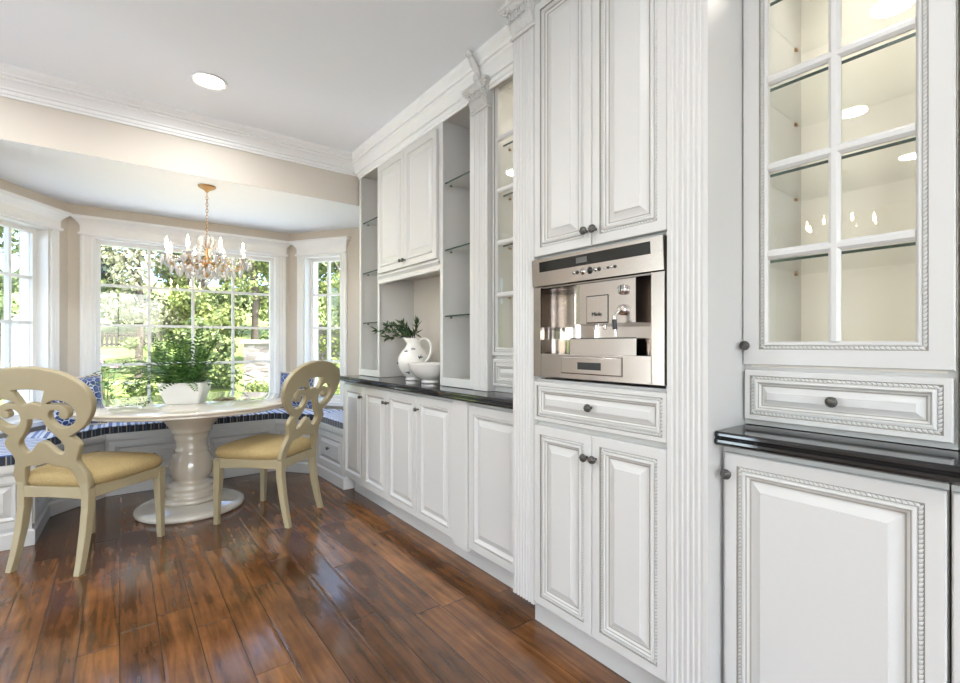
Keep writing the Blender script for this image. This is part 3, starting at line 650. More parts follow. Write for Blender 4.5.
# ------------------------------------------------------------------ window seat
LE = [(-.947, 3.77), (-.406, 3.77), (-.39, 4.30), (-.09, 4.62), (1.15, 4.62), (1.42, 4.27), (1.44, 3.665)]
def off(poly, d):
    """push a front line inwards (towards the table) by d"""
    out = []
    for i, p in enumerate(poly):
        p = Vector(p); d0 = (p - Vector(poly[i - 1])).normalized() if i else None; d1 = (Vector(poly[i + 1]) - p).normalized() if i + 1 < len(poly) else None
        n0 = Vector((d0.y, -d0.x)) if d0 else None; n1 = Vector((d1.y, -d1.x)) if d1 else None
        m = ((n0 + n1) / (n0 + n1).dot(n0)) if (n0 and n1) else (n0 or n1); out.append(p + m * d)
    return out
def bench_unit(name, front, back, label, panels):
    """front: plan points left to right seen from the room; back: plan points right to left along the walls"""
    c = tag(empty(name, (*front[0], 0)), label, 'bench', 'built-in window seat around the bay'); o = Vector(front[0])
    def loc(p): return (p[0] - o.x, p[1] - o.y)
    b = MB(); b.prism([loc(p) for p in front + back], 'z', .001, .44); b.build('body', M['white'], c)
    f2 = off(front, .022); b = MB(); b.prism([loc(p) for p in list(f2) + back], 'z', .44, .478); b.build('seat_board', M['white'], c, bevel=.006)
    b = MB()
    f3 = off(front, .016); b.loft([[(*loc(p), .002) for p in list(f3) + list(reversed(front))], [(*loc(p), .085) for p in list(f3) + list(reversed(front))], [(*loc(p), .095) for p in list(off(front, .004)) + list(reversed(front))]]); b.build('base_moulding', M['white'], c)
    for i, splits in panels:
        p, q = Vector(front[i]), Vector(front[i + 1]); L = (q - p).length; a = math.atan2(q.y - p.y, q.x - p.x)
        for s0, s1, kn in splits:
            m = MB(); m.nested(s0 * L + .02, s1 * L - .02, .115, .42, -.012, PLAINP if (s1 - s0) * L > .25 else DRAWP)
            d = m.build('drawer', [M['white'], M['glaze'], M['bead']], c, (*loc(p), 0), a)
            if kn: knob(d, (s0 + s1) / 2 * L, .285, -.012)
    return c
bl = (-.93, 4.07); 
bench_unit('window_bench', LE[0:3], [(-.96, 4.30 + .02), (-.96, 3.78)][:0] + [(-.62, 4.50), (-.935, 4.06), (-.935, 3.79)], 'white left wing of the window seat with a panelled end toward the camera', [(0, [(0, 1, False)]), (1, [(0, 1, True)])])
bench_unit('window_bench', LE[2:6], [(1.74, 4.42), (1.385, 4.985), (-.325, 4.985), (-.615, 4.505)], 'white middle run of the window seat below the large window', [(0, [(0, 1, False)]), (1, [(0, .5, True), (.5, 1, True)]), (2, [(0, 1, False)])])
bench_unit('window_bench', LE[5:7], [(1.985, 3.665), (1.985, 4.055), (1.745, 4.415)], 'white right wing of the window seat against the base cabinets', [(0, [(0, 1, True)])])
def cushion(front, back, label, mt, mb):
    o = Vector(front[0])
    def loc(p): return (p[0] - o.x, p[1] - o.y)
    f = off(front, .004); pl = [loc(p) for p in list(f) + back]
    cx = sum(p[0] for p in pl) / len(pl); cy = sum(p[1] for p in pl) / len(pl)
    def sh(k): return [(cx + (x - cx) * k, cy + (y - cy) * k) for x, y in pl]
    b = MB(); zz = [(.479, .985), (.484, .997), (.53, .997), (.537, .985)]
    rings = [[(x, y, z) for x, y in sh(k)] for z, k in zz]
    b.loft(rings[0:3], 1, False, True, False); b.loft(rings[2:4], 0, False, False, True)
    t = b.build('seat_cushion', [M[mt], M[mb]], None, (o.x, o.y, 0)); return tag(t, label, 'cushion', 'striped cushions on the window seat')
cushion(LE[0:3], [(-.62, 4.49), (-.93, 4.05), (-.93, 3.78)], 'blue and white striped cushion on the left wing of the window seat', 'stripe', 'bandx')
cushion(LE[2:6], [(1.73, 4.42), (1.375, 4.97), (-.315, 4.97), (-.605, 4.505)], 'blue and white striped cushion with a navy edge on the seat under the large window', 'stripex', 'bandx')
cushion(LE[5:7], [(1.975, 3.675), (1.975, 4.05), (1.74, 4.405)], 'blue and white striped cushion on the right wing of the window seat', 'stripe', 'bandy')

def pillow(loc, rz, tilt, s, label, mt):
    b = MB(); n = 12; vs = []; fs = []
    for side in (-1, 1):
        for i in range(n + 1):
            for j in range(n + 1):
                u, v = 2 * i / n - 1, 2 * j / n - 1
                pin = 1 - .10 * (1 - abs(u)) * 0 - .07 * (1 - v * v) * (abs(u) > .999) - .0
                th = .065 * (max(0, (1 - u ** 4) * (1 - v ** 4))) ** .6
                x = u * s / 2 * (1 - .08 * (1 - v * v)); z = v * s / 2 * (1 - .08 * (1 - u * u)) + s / 2
                vs.append((x, side * th, z))
    for k in range(2):
        o = k * (n + 1) ** 2
        for i in range(n):
            for j in range(n):
                a = o + i * (n + 1) + j; fs.append((a, a + 1, a + n + 2, a + n + 1))
    b.add(vs, fs, 0, True)
    rim = [(s / 2 * x * (1 - .08 * (1 - z * z)), 0, s / 2 * z * (1 - .08 * (1 - x * x)) + s / 2) for x, z in [(-1 + i / 5, -1) for i in range(10)] + [(1, -1 + i / 5) for i in range(10)] + [(1 - i / 5, 1) for i in range(10)] + [(-1, 1 - i / 5) for i in range(10)]]
    t = b.build('throw_pillow', [M[mt]], None, loc, rz, weld=True)
    t.rotation_euler = (tilt, 0, rz)
    p = MB(); p.tube(rim + rim[:1], .007, 6); p.build('piping', M['candle'], t)
    return tag(t, label, 'pillow', 'blue printed pillows on the window seat')
pillow((-.245, 4.70, .535), .55, -.22, .40, 'blue and white lattice print pillow in the left corner of the bay', 'lattice')
pillow((1.345, 4.72, .535), -.75, -.20, .37, 'blue and white print pillow in the right corner of the bay below the large window', 'lattice')

# ------------------------------------------------------------------ pedestal table
TX, TY = .41, 3.94
t = tag(empty('pedestal_table', (TX, TY, 0)), 'round antique white pedestal dining table in the bay', 'table')
b = MB(); b.lathe([(.0, .712), (.60, .712), (.645, .716), (.668, .722), (.672, .730), (.664, .735), (.682, .741), (.688, .750), (.684, .757), (.675, .760), (.0, .760)], n=96); b.build('tabletop', M['tablep'], t)
b = MB(); b.lathe([(.0, .065), (.185, .065), (.19, .085), (.183, .098), (.165, .105), (.165, .120), (.172, .135), (.168, .150), (.150, .160), (.145, .172), (.150, .182), (.140, .192), (.112, .200), (.107, .212), (.114, .222), (.128, .245), (.137, .280), (.137, .315), (.126, .360), (.112, .395), (.103, .412), (.109, .420), (.103, .428), (.097, .450), (.100, .490), (.112, .515), (.108, .522), (.120, .545), (.132, .556), (.128, .565), (.140, .590), (.165, .625), (.20, .660), (.215, .690), (.215, .712), (.0, .712)], n=64); b.build('pedestal', mat('glazed tan white paint', (.56, .495, .395), .1, noise=.08, nscale=5, coat=.8), t)
b = MB(); b.lathe([(.0, .0), (.325, .0), (.338, .010), (.340, .026), (.333, .040), (.300, .050), (.250, .056), (.215, .066), (.0, .066)], n=72); b.build('base_disc', M['tablep'], t)

# planter and fern
pl = tag(empty('potted_fern', (.368, 3.855, .7605), -math.radians(20)), 'green fern in a white tapered square planter on the table', 'potted plant')
b = MB(); rings = []
def rr(hw, z, c=.02):
    out = []
    for sx, sy, a0 in ((1, 1, 0), (-1, 1, PI / 2), (-1, -1, PI), (1, -1, 3 * PI / 2)):
        for i in range(4):
            a = a0 + PI / 2 * i / 3; out.append((sx * (hw - c) + c * math.cos(a), sy * (hw - c) + c * math.sin(a), z))
    return out
b.loft([rr(.094, 0), rr(.100, .004), rr(.126, .085), rr(.136, .140), rr(.136, .147), rr(.128, .147), rr(.122, .10), rr(.12, .10)], 0, False); b.build('planter', M['pot'], pl)
b = MB(); b.loft([rr(.122, .118), rr(.10, .128)]); b.build('soil', M['soil'], pl)
def frond(b, az, length, lift, droop, base, wmax=.05, npair=16):
    p = []; n = npair
    for i in range(n + 1):
        s = i / n; rad = length * (s * math.cos(lift) * (1 - .12 * s)); z = length * (math.sin(lift) * s - droop * s * s)
        p.append(Vector((base[0] + rad * math.cos(az), base[1] + rad * math.sin(az), base[2] + z)))
    b.tube(p, [.0022 * (1 - .7 * i / n) for i in range(n + 1)], 4, 1)
    for i in range(2, n):
        d = (p[i + 1] - p[i - 1]).normalized(); sd = d.cross(Vector((0, 0, 1))).normalized(); up = sd.cross(d)
        wl = wmax * math.sin(PI * (i / n) ** .75) ** .7 * 1.0 + .006; lw = length / n * .30
        for sg in (-1, 1):
            a = p[i]; tip = a + sd * sg * wl + d * wl * .35 - up * wl * .18 + up * rnd.uniform(-.004, .004); md = a + (tip - a) * .45
            b.add([a - d * lw * .5, md - d * lw + up * .001, tip, md + d * lw], [(0, 1, 2, 3)], 0)
fb = MB()
for i in range(44):
    az = rnd.uniform(0, 2 * PI); r = rnd.random(); lift = .30 + 1.05 * r + rnd.uniform(-.1, .1); L = rnd.uniform(.36, .54)
    frond(fb, az, L, lift, rnd.uniform(.25, .55) * (1.35 - r), (rnd.uniform(-.06, .06), rnd.uniform(-.06, .06), .125), rnd.uniform(.034, .048), 17)
for az, L, lift, dr in ((PI * .84, .74, .50, .36), (PI * .93, .76, .42, .34), (PI * .98, .70, .60, .45), (PI * .78, .70, .55, .42), (PI * 1.06, .66, .38, .40), (PI * .88, .68, .78, .50), (PI * .80, .58, .70, .62), (PI * .72, .56, .5, .6), (PI * .86, .60, .45, .62), (PI * .93, .50, .75, .60), (PI * 1.02, .48, .55, .55), (PI * 1.1, .46, .35, .50), (PI * .88, .44, .30, .45), (.1, .50, .55, .45), (-.15, .46, .35, .45), (.3, .46, .75, .4), (PI * .95, .46, 1.0, .25), (.05, .45, 1.0, .2), (PI * .8, .42, .9, .2), (PI * 1.05, .40, .15, .55), (-.05, .42, .12, .40)):
    frond(fb, az, L, lift, dr, (.06 * math.cos(az), .06 * math.sin(az), .125), .04, 20)
fb.build('frond', [M['fern'], M['fern']], pl)['kind'] = 'stuff'
# small starfish-like ornament
b = MB()
for i in range(5):
    a = i * 2 * PI / 5 + .3; b.tube([(0, 0, .010), (.035 * math.cos(a), .035 * math.sin(a), .010), (.085 * math.cos(a + .06), .085 * math.sin(a + .06), .005)], [.010, .008, .003], 8)
b.ball((0, 0, .008), .012, 10, 0, (1, 1, .6)); tag(b.build('starfish', M['cream'], None, (.617, 3.90, .7605)), 'pale beige starfish lying on the table right of the planter', 'ornament')

# ------------------------------------------------------------------ chairs
OUT = [(0, .622), (.06, .620), (.148, .606), (.224, .582), (.282, .546), (.316, .508), (.331, .465), (.326, .424), (.303, .378), (.255, .324), (.187, .280), (.163, .268), (.190, .244), (.205, .212), (.182, .164), (.172, .128), (.188, .086), (.203, .050), (.205, -.02), (.160, -.02), (.146, .04), (.128, .088), (.09, .102), (.05, .104), (0, .118)]
def sym(half, sharp_idx=()):
    return half + [(-x, y) for x, y in half[-2:0:-1]]
def make_chair(loc, rz, label):
    c = tag(empty('dining_chair', (*loc, 0), rz), label, 'chair', 'cream scroll-back dining chairs at the table')
    # local: faces +y; back at y = -.20; seat height .45
    o = smooth_pts(sym(OUT), True, 5, (11, 18, 19, 29, 30, 37))
    trap = [(-.098, .512), (0, .518), (.098, .512), (.052, .424), (0, .438), (-.052, .424)]
    trap = smooth_pts(trap, True, 4, (0, 2, 3, 5))
    kid = [(.076, .437), (.105, .456), (.140, .464), (.185, .456), (.225, .428), (.238, .390), (.225, .350), (.188, .320), (.145, .309), (.104, .318), (.078, .352), (.078, .385), (.094, .405), (.118, .412), (.142, .408), (.152, .398), (.143, .388), (.142, .374), (.154, .364), (.172, .365), (.186, .378), (.190, .398), (.182, .416), (.162, .429), (.135, .434), (.105, .432)]
    kr = smooth_pts(kid, True, 3); kl = [(-x, y) for x, y in reversed(kr)]
    low = sym([(0, .362), (.046, .356), (.055, .325), (.085, .280), (.122, .238), (.128, .200), (.108, .168), (.074, .170), (.046, .196), (.020, .222), (0, .228)])
    low = smooth_pts(low, True, 4, (1, 19))
    bk = filled('backrest', [o, trap, kr, kl, low], .030, .005, M['cream'], c)
    ra = math.radians(14); bk.location = (0, -.205, .45); bk.rotation_euler = (PI / 2 + ra, 0, 0)
    for k in (-1, 1):   # back legs sweep backwards
        pts = [(.182, -.206, .47), (.183, -.196, .40), (.183, -.196, .32), (.184, -.212, .20), (.188, -.236, .08), (.191, -.256, .0)]
        rings = [[(k * (x + sx * hw), y + sy * hd, z) for sx, sy in ((-1, -1), (1, -1), (1, 1), (-1, 1))] for (x, y, z), hw, hd in zip(pts, (.022, .022, .021, .020, .018, .016), (.016, .021, .022, .020, .018, .017))]
        b = MB(); b.loft(rings); b.build('leg', M['cream'], c, bevel=.004)
        rings = [[(k * (x + sx * hw), y + sy * hw, z) for sx, sy in ((-1, -1), (1, -1), (1, 1), (-1, 1))] for x, y, z, hw in ((.228, .225, .425, .024), (.228, .225, .36, .023), (.230, .232, .16, .018), (.232, .236, 0, .015))]
        b = MB(); b.loft(rings); b.build('leg', M['cream'], c, bevel=.004)
    b = MB()
    for k in (-1, 1):
        b.loft([[(k * .176, -.19, .365), (k * .196, -.19, .365), (k * .196, -.19, .430), (k * .176, -.19, .430)], [(k * .214, .0, .378), (k * .238, .0, .378), (k * .238, .0, .430), (k * .214, .0, .430)], [(k * .222, .215, .365), (k * .246, .215, .365), (k * .246, .215, .430), (k * .222, .215, .430)]])
    b.loft([[(-.225, .222, .365), (-.225, .246, .365), (-.225, .246, .430), (-.225, .222, .430)], [(0, .236, .378), (0, .262, .378), (0, .262, .430), (0, .236, .430)], [(.225, .222, .365), (.225, .246, .365), (.225, .246, .430), (.225, .222, .430)]])
    b.loft([[(-.18, -.215, .368), (-.18, -.190, .368), (-.18, -.190, .430), (-.18, -.215, .430)], [(0, -.222, .376), (0, -.198, .376), (0, -.198, .430), (0, -.222, .430)], [(.18, -.215, .368), (.18, -.190, .368), (.18, -.190, .430), (.18, -.215, .430)]])
    b.build('seat_frame', M['cream'], c, bevel=.003)
    b = MB(); base = []
    for i in range(48):
        a = 2 * PI * i / 48; ct, st = math.cos(a), math.sin(a); e = 2 / 4.5
        x = abs(ct) ** e * (1 if ct >= 0 else -1); y = abs(st) ** e * (1 if st >= 0 else -1)
        base.append((x * (.222 + .042 * (y + 1) / 2), y * .250 + .036))
    rings = [[(x * s, .036 + (y - .036) * s, z) for x, y in base] for s, z in ((.95, .428), (1.0, .440), (1.02, .458), (1.0, .478), (.93, .496), (.78, .510), (.5, .520), (.2, .524))]
    b.loft(rings, 0, True); b.build('seat_cushion', M['seat'], c)
    return c
make_chair((-.130, 3.452), math.atan2(-.732 * 0 + -.68, .732), 'cream scroll-back chair with olive seat at the left of the table')
make_chair((.833, 3.454), math.radians(41), 'cream scroll-back chair with olive seat at the right of the table')

# ------------------------------------------------------------------ pitcher, bowl, branch
v = tag(empty('pitcher', (1.62, 2.875, .9205), 0), 'white ironstone pitcher with small dark motifs in the niche', 'pitcher')
b = MB(); b.lathe([(.0, .0), (.058, .0), (.062, .008), (.052, .016), (.060, .026), (.088, .055), (.107, .095), (.112, .130), (.104, .168), (.080, .205), (.056, .232), (.048, .252), (.051, .272), (.060, .290), (.056, .290), (.044, .268), (.041, .25), (.0, .25)], n=40)
o = b.build('body', M['ceramic'], v)
for vv in o.data.vertices:      # pouring lip drawn out to the far left side
    if vv.co.z > .262:
        k = max(0, (Vector((vv.co.x, vv.co.y)).normalized().dot(Vector((-.4, .92))) - .55)) / .45 if vv.co.xy.length > .01 else 0
        vv.co.x += -.4 * .030 * k; vv.co.y += .92 * .030 * k; vv.co.z += .012 * k
b = MB(); pts = smooth_pts([(.02, -.045, .272), (.03, -.085, .288), (.045, -.135, .262), (.045, -.150, .205), (.035, -.130, .150), (.02, -.098, .120)], False, 4); b.tube(pts, .0085, 8); b.build('handle', M['ceramic'], v)
for (dx, dy, dz, r, ln, a) in ((-.115, -1.03, .16, .1075, .034, .5), (-.77, -.53, .058, .0895, .032, -.7), (-.87, -.33, .20, .0835, .020, .4), (-.55, -.84, .215, .0705, .018, -.3), (-.99, .3, .12, .112, .026, .6)):
    n = Vector((dx, dy, 0)).normalized(); tg = Vector((-n.y, n.x, 0)); b = MB()
    for q, k in ((0, 1), (1, .75), (-1, .6)):
        c0 = n * (r + .001) + Vector((0, 0, dz)) + tg * q * .009; dv = (tg * math.sin(a + q * .8) + Vector((0, 0, 1)) * math.cos(a + q * .8)) * ln * k
        b.tube([c0 - dv * .5, c0, c0 + dv * .6 - n * .003], [.001, .0055, .0008], 6)
    b.build('leaf_motif', M['motif'], v)
bo = MB(); bo.lathe([(.0, .0), (.060, .0), (.064, .012), (.056, .018), (.078, .028), (.112, .055), (.137, .092), (.146, .122), (.149, .128), (.143, .128), (.132, .095), (.105, .058), (.07, .034), (.0, .030)], n=48); tag(bo.build('bowl', M['ceramic'], None, (1.59, 2.60, .9205)), 'wide white ironstone bowl in front of the pitcher', 'bowl')
br = tag(empty('olive_branch', (1.62, 2.885, 1.178)), 'green olive branch arching out of the white pitcher', 'branch')
b = MB(); lf = MB()
def leaf(b, p, d, L, w, tilt):
    d = d.normalized(); s = d.cross(Vector((0, 0, 1))).normalized(); n = s.cross(d); s = s * math.cos(tilt) + n * math.sin(tilt)
    b.add([p, p + d * L * .35 + s * w, p + d * L, p + d * L * .35 - s * w, p + d * L * .4 + s.cross(d) * w * .3], [(0, 1, 4), (1, 2, 4), (2, 3, 4), (3, 0, 4)], 0, True)
for (pts) in ([(0, 0, -.02), (-.01, .03, .045), (-.04, .13, .075), (-.07, .26, .085), (-.09, .40, .10)], [(0, 0, -.02), (-.01, .03, .05), (-.03, .11, .10), (-.05, .20, .125), (-.06, .30, .125)], [(0, 0, -.02), (0, .02, .05), (-.02, .07, .10), (-.02, .12, .135)], [(0, 0, -.02), (-.02, .02, .04), (-.06, .10, .05), (-.10, .20, .035)], [(0, 0, -.02), (.01, -.005, .05), (.02, -.015, .10), (.02, -.02, .13)], [(0, 0, -.02), (-.01, -.01, .04), (-.02, -.05, .06), (-.03, -.10, .06)]):
    sp = smooth_pts(pts, False, 6); b.tube(sp, .0022, 5)
    for i in range(5, len(sp)):
        d = (Vector(sp[i]) - Vector(sp[i - 1])).normalized()
        for k in range(3 if pts[-1][1] > 0 else 1):
            dd = d * .9 + Vector((rnd.uniform(-.7, .7), rnd.uniform(-.3, .7), rnd.uniform(-.6, 1.0))); leaf(lf, Vector(sp[i]), dd, rnd.uniform(.045, .075), rnd.uniform(.007, .010), rnd.uniform(-1.2, 1.2))
b.build('stem', M['twig'], br); lf.build('leaves', M['olive'], br)

# ------------------------------------------------------------------ lamps
def downlight(x, y, label, watts=DOWN_W):
    d = tag(empty('downlight', (x, y, CZ)), label, 'ceiling light', 'recessed ceiling lights')
    b = MB(); n = 32
    b.lathe([(.096, -.001), (.097, -.006), (.090, -.009), (.080, -.006), (.076, .0), (.076, -.001)], n=n); b.build('trim_ring', M['trim'], d)
    b = MB(); b.lathe([(.0001, -.004), (.076, -.002)], n=n); b.build('lamp_lens', M['lens'], d)
    L = bpy.data.lights.new('downlight_lamp', 'AREA'); L.shape = 'DISK'; L.size = .15; L.energy = watts; L.color = (.97, .985, 1); L.spread = math.radians(170)
    lo = bpy.data.objects.new('downlight_lamp', L); COL.objects.link(lo); lo.parent = d; lo.location = (0, 0, -.012)
    return d
downlight(.406, 3.078, 'round recessed light in the kitchen ceiling near the tan beam', 8.5)
for i, (x, y, lb) in enumerate(((.39, .55, 'recessed light mirrored in the near glass cabinet door'), (-.65, .96, 'second recessed light mirrored in the near glass cabinet door'), (-.85, 3.0, 'recessed light near the left end of the tan beam'), (-1.9, .9, 'recessed light above the left of the kitchen'), (-1.9, 2.5, 'recessed light near the far left wall'), (.3, -1.2, 'recessed light behind the camera'), (-1.6, -1.2, 'recessed light at the back of the kitchen'))):
    downlight(x, y, lb, 9.5 if y > 2.7 else DOWN_W)

def chandelier(loc, label):
    c = tag(empty('chandelier', (loc[0], loc[1], loc[2] - .09)), label, 'chandelier'); c.scale = (.92, .92, 1)
    b = MB(); b.lathe([(.062, .088), (.062, .082), (.052, .074), (.030, .064), (.014, .054), (.008, .044), (.0, .042)], n=24); b.build('canopy', M['gold'], c)
    b = MB()
    for i in range(14):
        z = .04 - i * .0225; n = 10; pts = []
        for k in range(n + 1):
            a = 2 * PI * k / n; e = (.0075 * math.cos(a), 0, .0145 * math.sin(a)); pts.append((e[0], 0, z - .013 + e[2]) if i % 2 else (0, e[0], z - .013 + e[2]))
        b.tube(pts, .0024, 5, caps=False)
    b.build('chain', M['gold'], c)
    b = MB(); b.lathe([(.0, -.275), (.008, -.28), (.014, -.295), (.010, -.305), (.016, -.32), (.022, -.345), (.013, -.375), (.010, -.40), (.020, -.42), (.036, -.44), (.045, -.458), (.036, -.478), (.018, -.495), (.012, -.52), (.020, -.54), (.012, -.56), (.0, -.57)], n=20); b.build('column', M['gold'], c)
    b = MB()
    for k in range(8):
        a = k * PI / 4; b.tube([(.015 * math.cos(a), .015 * math.sin(a), -.29), (.040 * math.cos(a), .040 * math.sin(a), -.275), (.055 * math.cos(a), .055 * math.sin(a), -.295), (.042 * math.cos(a), .042 * math.sin(a), -.335), (.020 * math.cos(a), .020 * math.sin(a), -.36)], [.006, .009, .012, .010, .005], 6)
    b.build('crystal_crown', M['crystal'], c)
    dm = MB(); dm.loft([[(r * math.cos(PI / 3 * k), r * math.sin(PI / 3 * k), z) for k in range(6)] for r, z in ((.0014, 0), (.009, -.008), (.013, -.022), (.0095, -.042), (.0006, -.064))]); first = None
    drop = None
    for k in range(8):
        a = k * PI / 4 + .2; ca, sa = math.cos(a), math.sin(a)
        am = MB(); sp = smooth_pts([(.03, -.455), (.085, -.50), (.16, -.515), (.235, -.488), (.268, -.455), (.270, -.435)], False, 4)
        am.tube([(r * ca, r * sa, z) for r, z in sp], .0055, 6)
        sp2 = smooth_pts([(.05, -.45), (.10, -.415), (.15, -.425), (.165, -.455), (.145, -.475), (.125, -.460)], False, 4); am.tube([(r * ca, r * sa, z) for r, z in sp2], .004, 6)
        arm = am.build('arm', M['gold'], c)
        q = MB(); q.lathe([(.006, -.437), (.030, -.432), (.036, -.424), (.034, -.424), (.012, -.430), (.0, -.430)], (.27 * ca, .27 * sa), 14); q.build('bobeche', M['crystal'], arm)
        q = MB(); q.lathe([(.009, -.430), (.010, -.395), (.007, -.393), (.0, -.393)], (.27 * ca, .27 * sa), 12); q.build('candle', M['candle'], arm)
        q = MB(); q.lathe([(.004, -.393), (.009, -.383), (.0115, -.368), (.0085, -.346), (.0042, -.328), (.0012, -.314), (.0, -.312)], (.27 * ca, .27 * sa), 12); q.build('bulb', M['bulb'], arm)
        for (r, z, da) in ((.300, -.43, 0), (.27, -.437, .12), (.27, -.437, -.12), (.20, -.505, 0), (.13, -.513, .0), (.09, -.505, .25), (.165, -.478, .2), (.24, -.49, .3), (.23, -.49, -.25), (.30, -.43, .3), (.18, -.50, -.28)):
            p = (r * math.cos(a + da), r * math.sin(a + da), z)
            if drop is None: drop = dm.build('crystal_drop', M['crystal'], c, p)
            else:
                o = drop.copy(); COL.objects.link(o); o.parent = c; o.location = p
            o2 = bpy.context  # noqa
    for k in range(8):
        a = k * PI / 4 + .2; b = MB(); r0, z0, r1, z1 = .05, -.33, .26, -.425
        for i in range(1, 14):
            t = i / 14; r = r0 + (r1 - r0) * t; z = z0 + (z1 - z0) * t - .05 * math.sin(PI * t); b.ball((r * math.cos(a), r * math.sin(a), z), .0078, 6)
        for i in range(1, 12):
            t = i / 12; aa = a + t * PI / 4; b.ball((.27 * math.cos(aa), .27 * math.sin(aa), -.437 - .045 * math.sin(PI * t)), .0078, 6)
        for i in range(1, 10):
            t = i / 10; b.ball((.27 * (1 - t) * math.cos(a), .27 * (1 - t) * math.sin(a), -.45 - .12 * math.sin(PI / 2 * t)), .0078, 6)
        b.build('bead_string', M['crystal'], c)
    b = MB(); b.lathe([(.0, -.57), (.012, -.578), (.020, -.594), (.012, -.612), (.0, -.62)], n=10, smooth=False); b.build('crystal_finial', M['crystal'], c)
    return c
chandelier((.495, 3.85, BZ), 'gold and crystal chandelier hanging over the round table')

chandelier((-1.92, 1.37, CZ), 'gold and crystal chandelier mirrored in the near glass cabinet door')

# ------------------------------------------------------------------ garden
g = MB(); NX, NY = 40, 30; vs = []; fs = []
def gz(x, y):
    d = max(0, y - 8.5); return -.25 + .175 * d + .10 * math.sin(x * .3) * min(1, d / 6)
for j in range(NY + 1):
    for i in range(NX + 1):
        x = -32 + 64 * i / NX; y = 7.99 + 34 * (j / NY); vs.append((x, y, gz(x, y)))
for j in range(NY):
    for i in range(NX):
        a = j * (NX + 1) + i; fs.append((a, a + 1, a + NX + 2, a + NX + 1))
g.add(vs, fs, 0, True); tag(g.build('grass_ground', M['lawn']), 'bright green lawn rising behind the bay windows', 'lawn', None, 'stuff')
pt = MB(); pt.box(-14, 9, -12, 8.0, -.4, -.235); struct(pt.build('ground', mat('added bounce paving', (.33, .36, .39), .9, noise=.06, nscale=3)), 'unseen paving added around the house to bounce light indoors')  # unseen paving, added and coloured to bounce neutral light into the rooms
def tree(loc, R, H, trunk, label, mt, n=2600, leafs=.17, blobs=14, name='garden_tree', cat='tree', seed=1, squash=.8, low=.30):
    n = int(n * 1.5)
    q = random.Random(seed); x, y = loc; z0 = gz(x, y); t = tag(empty(name, (x, y, z0)), label, cat, 'trees and shrubs beyond the bay windows')
    if trunk:
        b = MB(); b.tube([(0, 0, -.1), (.05 * R, .02, H * .4), (-.04 * R, .05, H * .75)], [trunk, trunk * .75, trunk * .35], 9)
        for k in range(5):
            a = k * 1.26 + q.random(); b.tube([(0, 0, H * (.3 + .09 * k)), (R * .35 * math.cos(a), R * .35 * math.sin(a), H * (.45 + .09 * k)), (R * .7 * math.cos(a), R * .7 * math.sin(a), H * (.55 + .09 * k))], [trunk * .4, trunk * .25, trunk * .1], 6)
        b.build('trunk', M['bark'], t)
    b = MB(); cs = []
    for k in range(blobs):
        a = q.uniform(0, 2 * PI); r = R * math.sqrt(q.random()) * .75; zz = H * (.10 if not trunk else low) + H * (.80 if not trunk else .96 - low) * q.random()
        cs.append((r * math.cos(a), r * math.sin(a), zz, R * q.uniform(.32, .55)))
    for k in range(n):
        c = cs[k % blobs]; u = Vector((q.gauss(0, 1), q.gauss(0, 1), q.gauss(0, 1))).normalized() * c[3] * (q.random() ** .35)
        p = Vector((c[0] + u.x, c[1] + u.y, c[2] + u.z * squash))
        if p.z < .02: p.z = abs(p.z) + .05
        n_ = (u.normalized() + Vector((q.uniform(-1, 1), q.uniform(-1, 1), q.uniform(-.3, 1)))).normalized(); s = n_.orthogonal().normalized(); s.rotate(Matrix.Rotation(q.uniform(0, 6.28), 3, n_)); w_ = n_.cross(s); L = leafs * q.uniform(.6, 1.3)
        b.add([p - s * L * .5, p + w_ * L * .32, p + s * L * .5, p - w_ * L * .32], [(0, 1, 2, 3)])
    b.build('foliage', M[mt], t)
    return t
# seen through the large window, left to right
tree((-.78, 14.0), .80, 5.6, .14, 'dark evergreen tree at the left edge of the large window', 't_dark', 3000, .15, 16, seed=3)
tree((.32, 12.4), .78, 4.2, .08, 'pale flowering tree left of centre in the large window', 't_pale', 2600, .10, 16, seed=5)
tree((1.30, 12.9), .95, 4.4, .10, 'light green tree in the middle of the large window', 't_light', 4600, .10, 20, seed=8, low=.14)
tree((2.75, 13.2), 1.15, 4.6, .10, 'light green tree above the stone pillar', 't_light', 5200, .10, 22, seed=9, low=.14)
tree((.36, 10.7), .36, 1.25, 0, 'small leafy shrub on the lawn left of the potted fern', 't_mid', 900, .08, 10, 'garden_shrub', 'shrub', 11)
tree((1.40, 11.0), .60, 1.75, 0, 'leafy green shrub behind the potted fern', 't_mid', 2400, .09, 12, 'garden_shrub', 'shrub', 12)
tree((1.98, 9.05), .34, .72, 0, 'low lime green bush at the foot of the stone pillar', 't_light', 1000, .06, 8, 'garden_shrub', 'shrub', 13)
tree((2.95, 11.3), .60, 1.6, 0, 'leafy green shrub right of the stone pillar', 't_mid', 2000, .09, 12, 'garden_shrub', 'shrub', 14)
tree((4.55, 11.3), .95, 4.4, .10, 'green tree seen through the right side window', 't_light', 3600, .10, 16, seed=15, low=.14)
tree((6.6, 15.5), 1.7, 5.5, .14, 'broad tree far behind the right side window', 't_mid', 3600, .16, 16, seed=16, low=.14)
tree((3.75, 9.6), .36, .95, 0, 'lime green bush below the right side window', 't_light', 1000, .07, 8, 'garden_shrub', 'shrub', 24)
tree((-1.75, 11.6), .75, 4.6, .10, 'green tree seen through the left side window', 't_mid', 3000, .10, 15, seed=17, low=.14)
tree((-3.4, 15.0), 1.6, 5.8, .14, 'tall tree far behind the left side window', 't_mid', 3400, .17, 16, seed=18, low=.14)
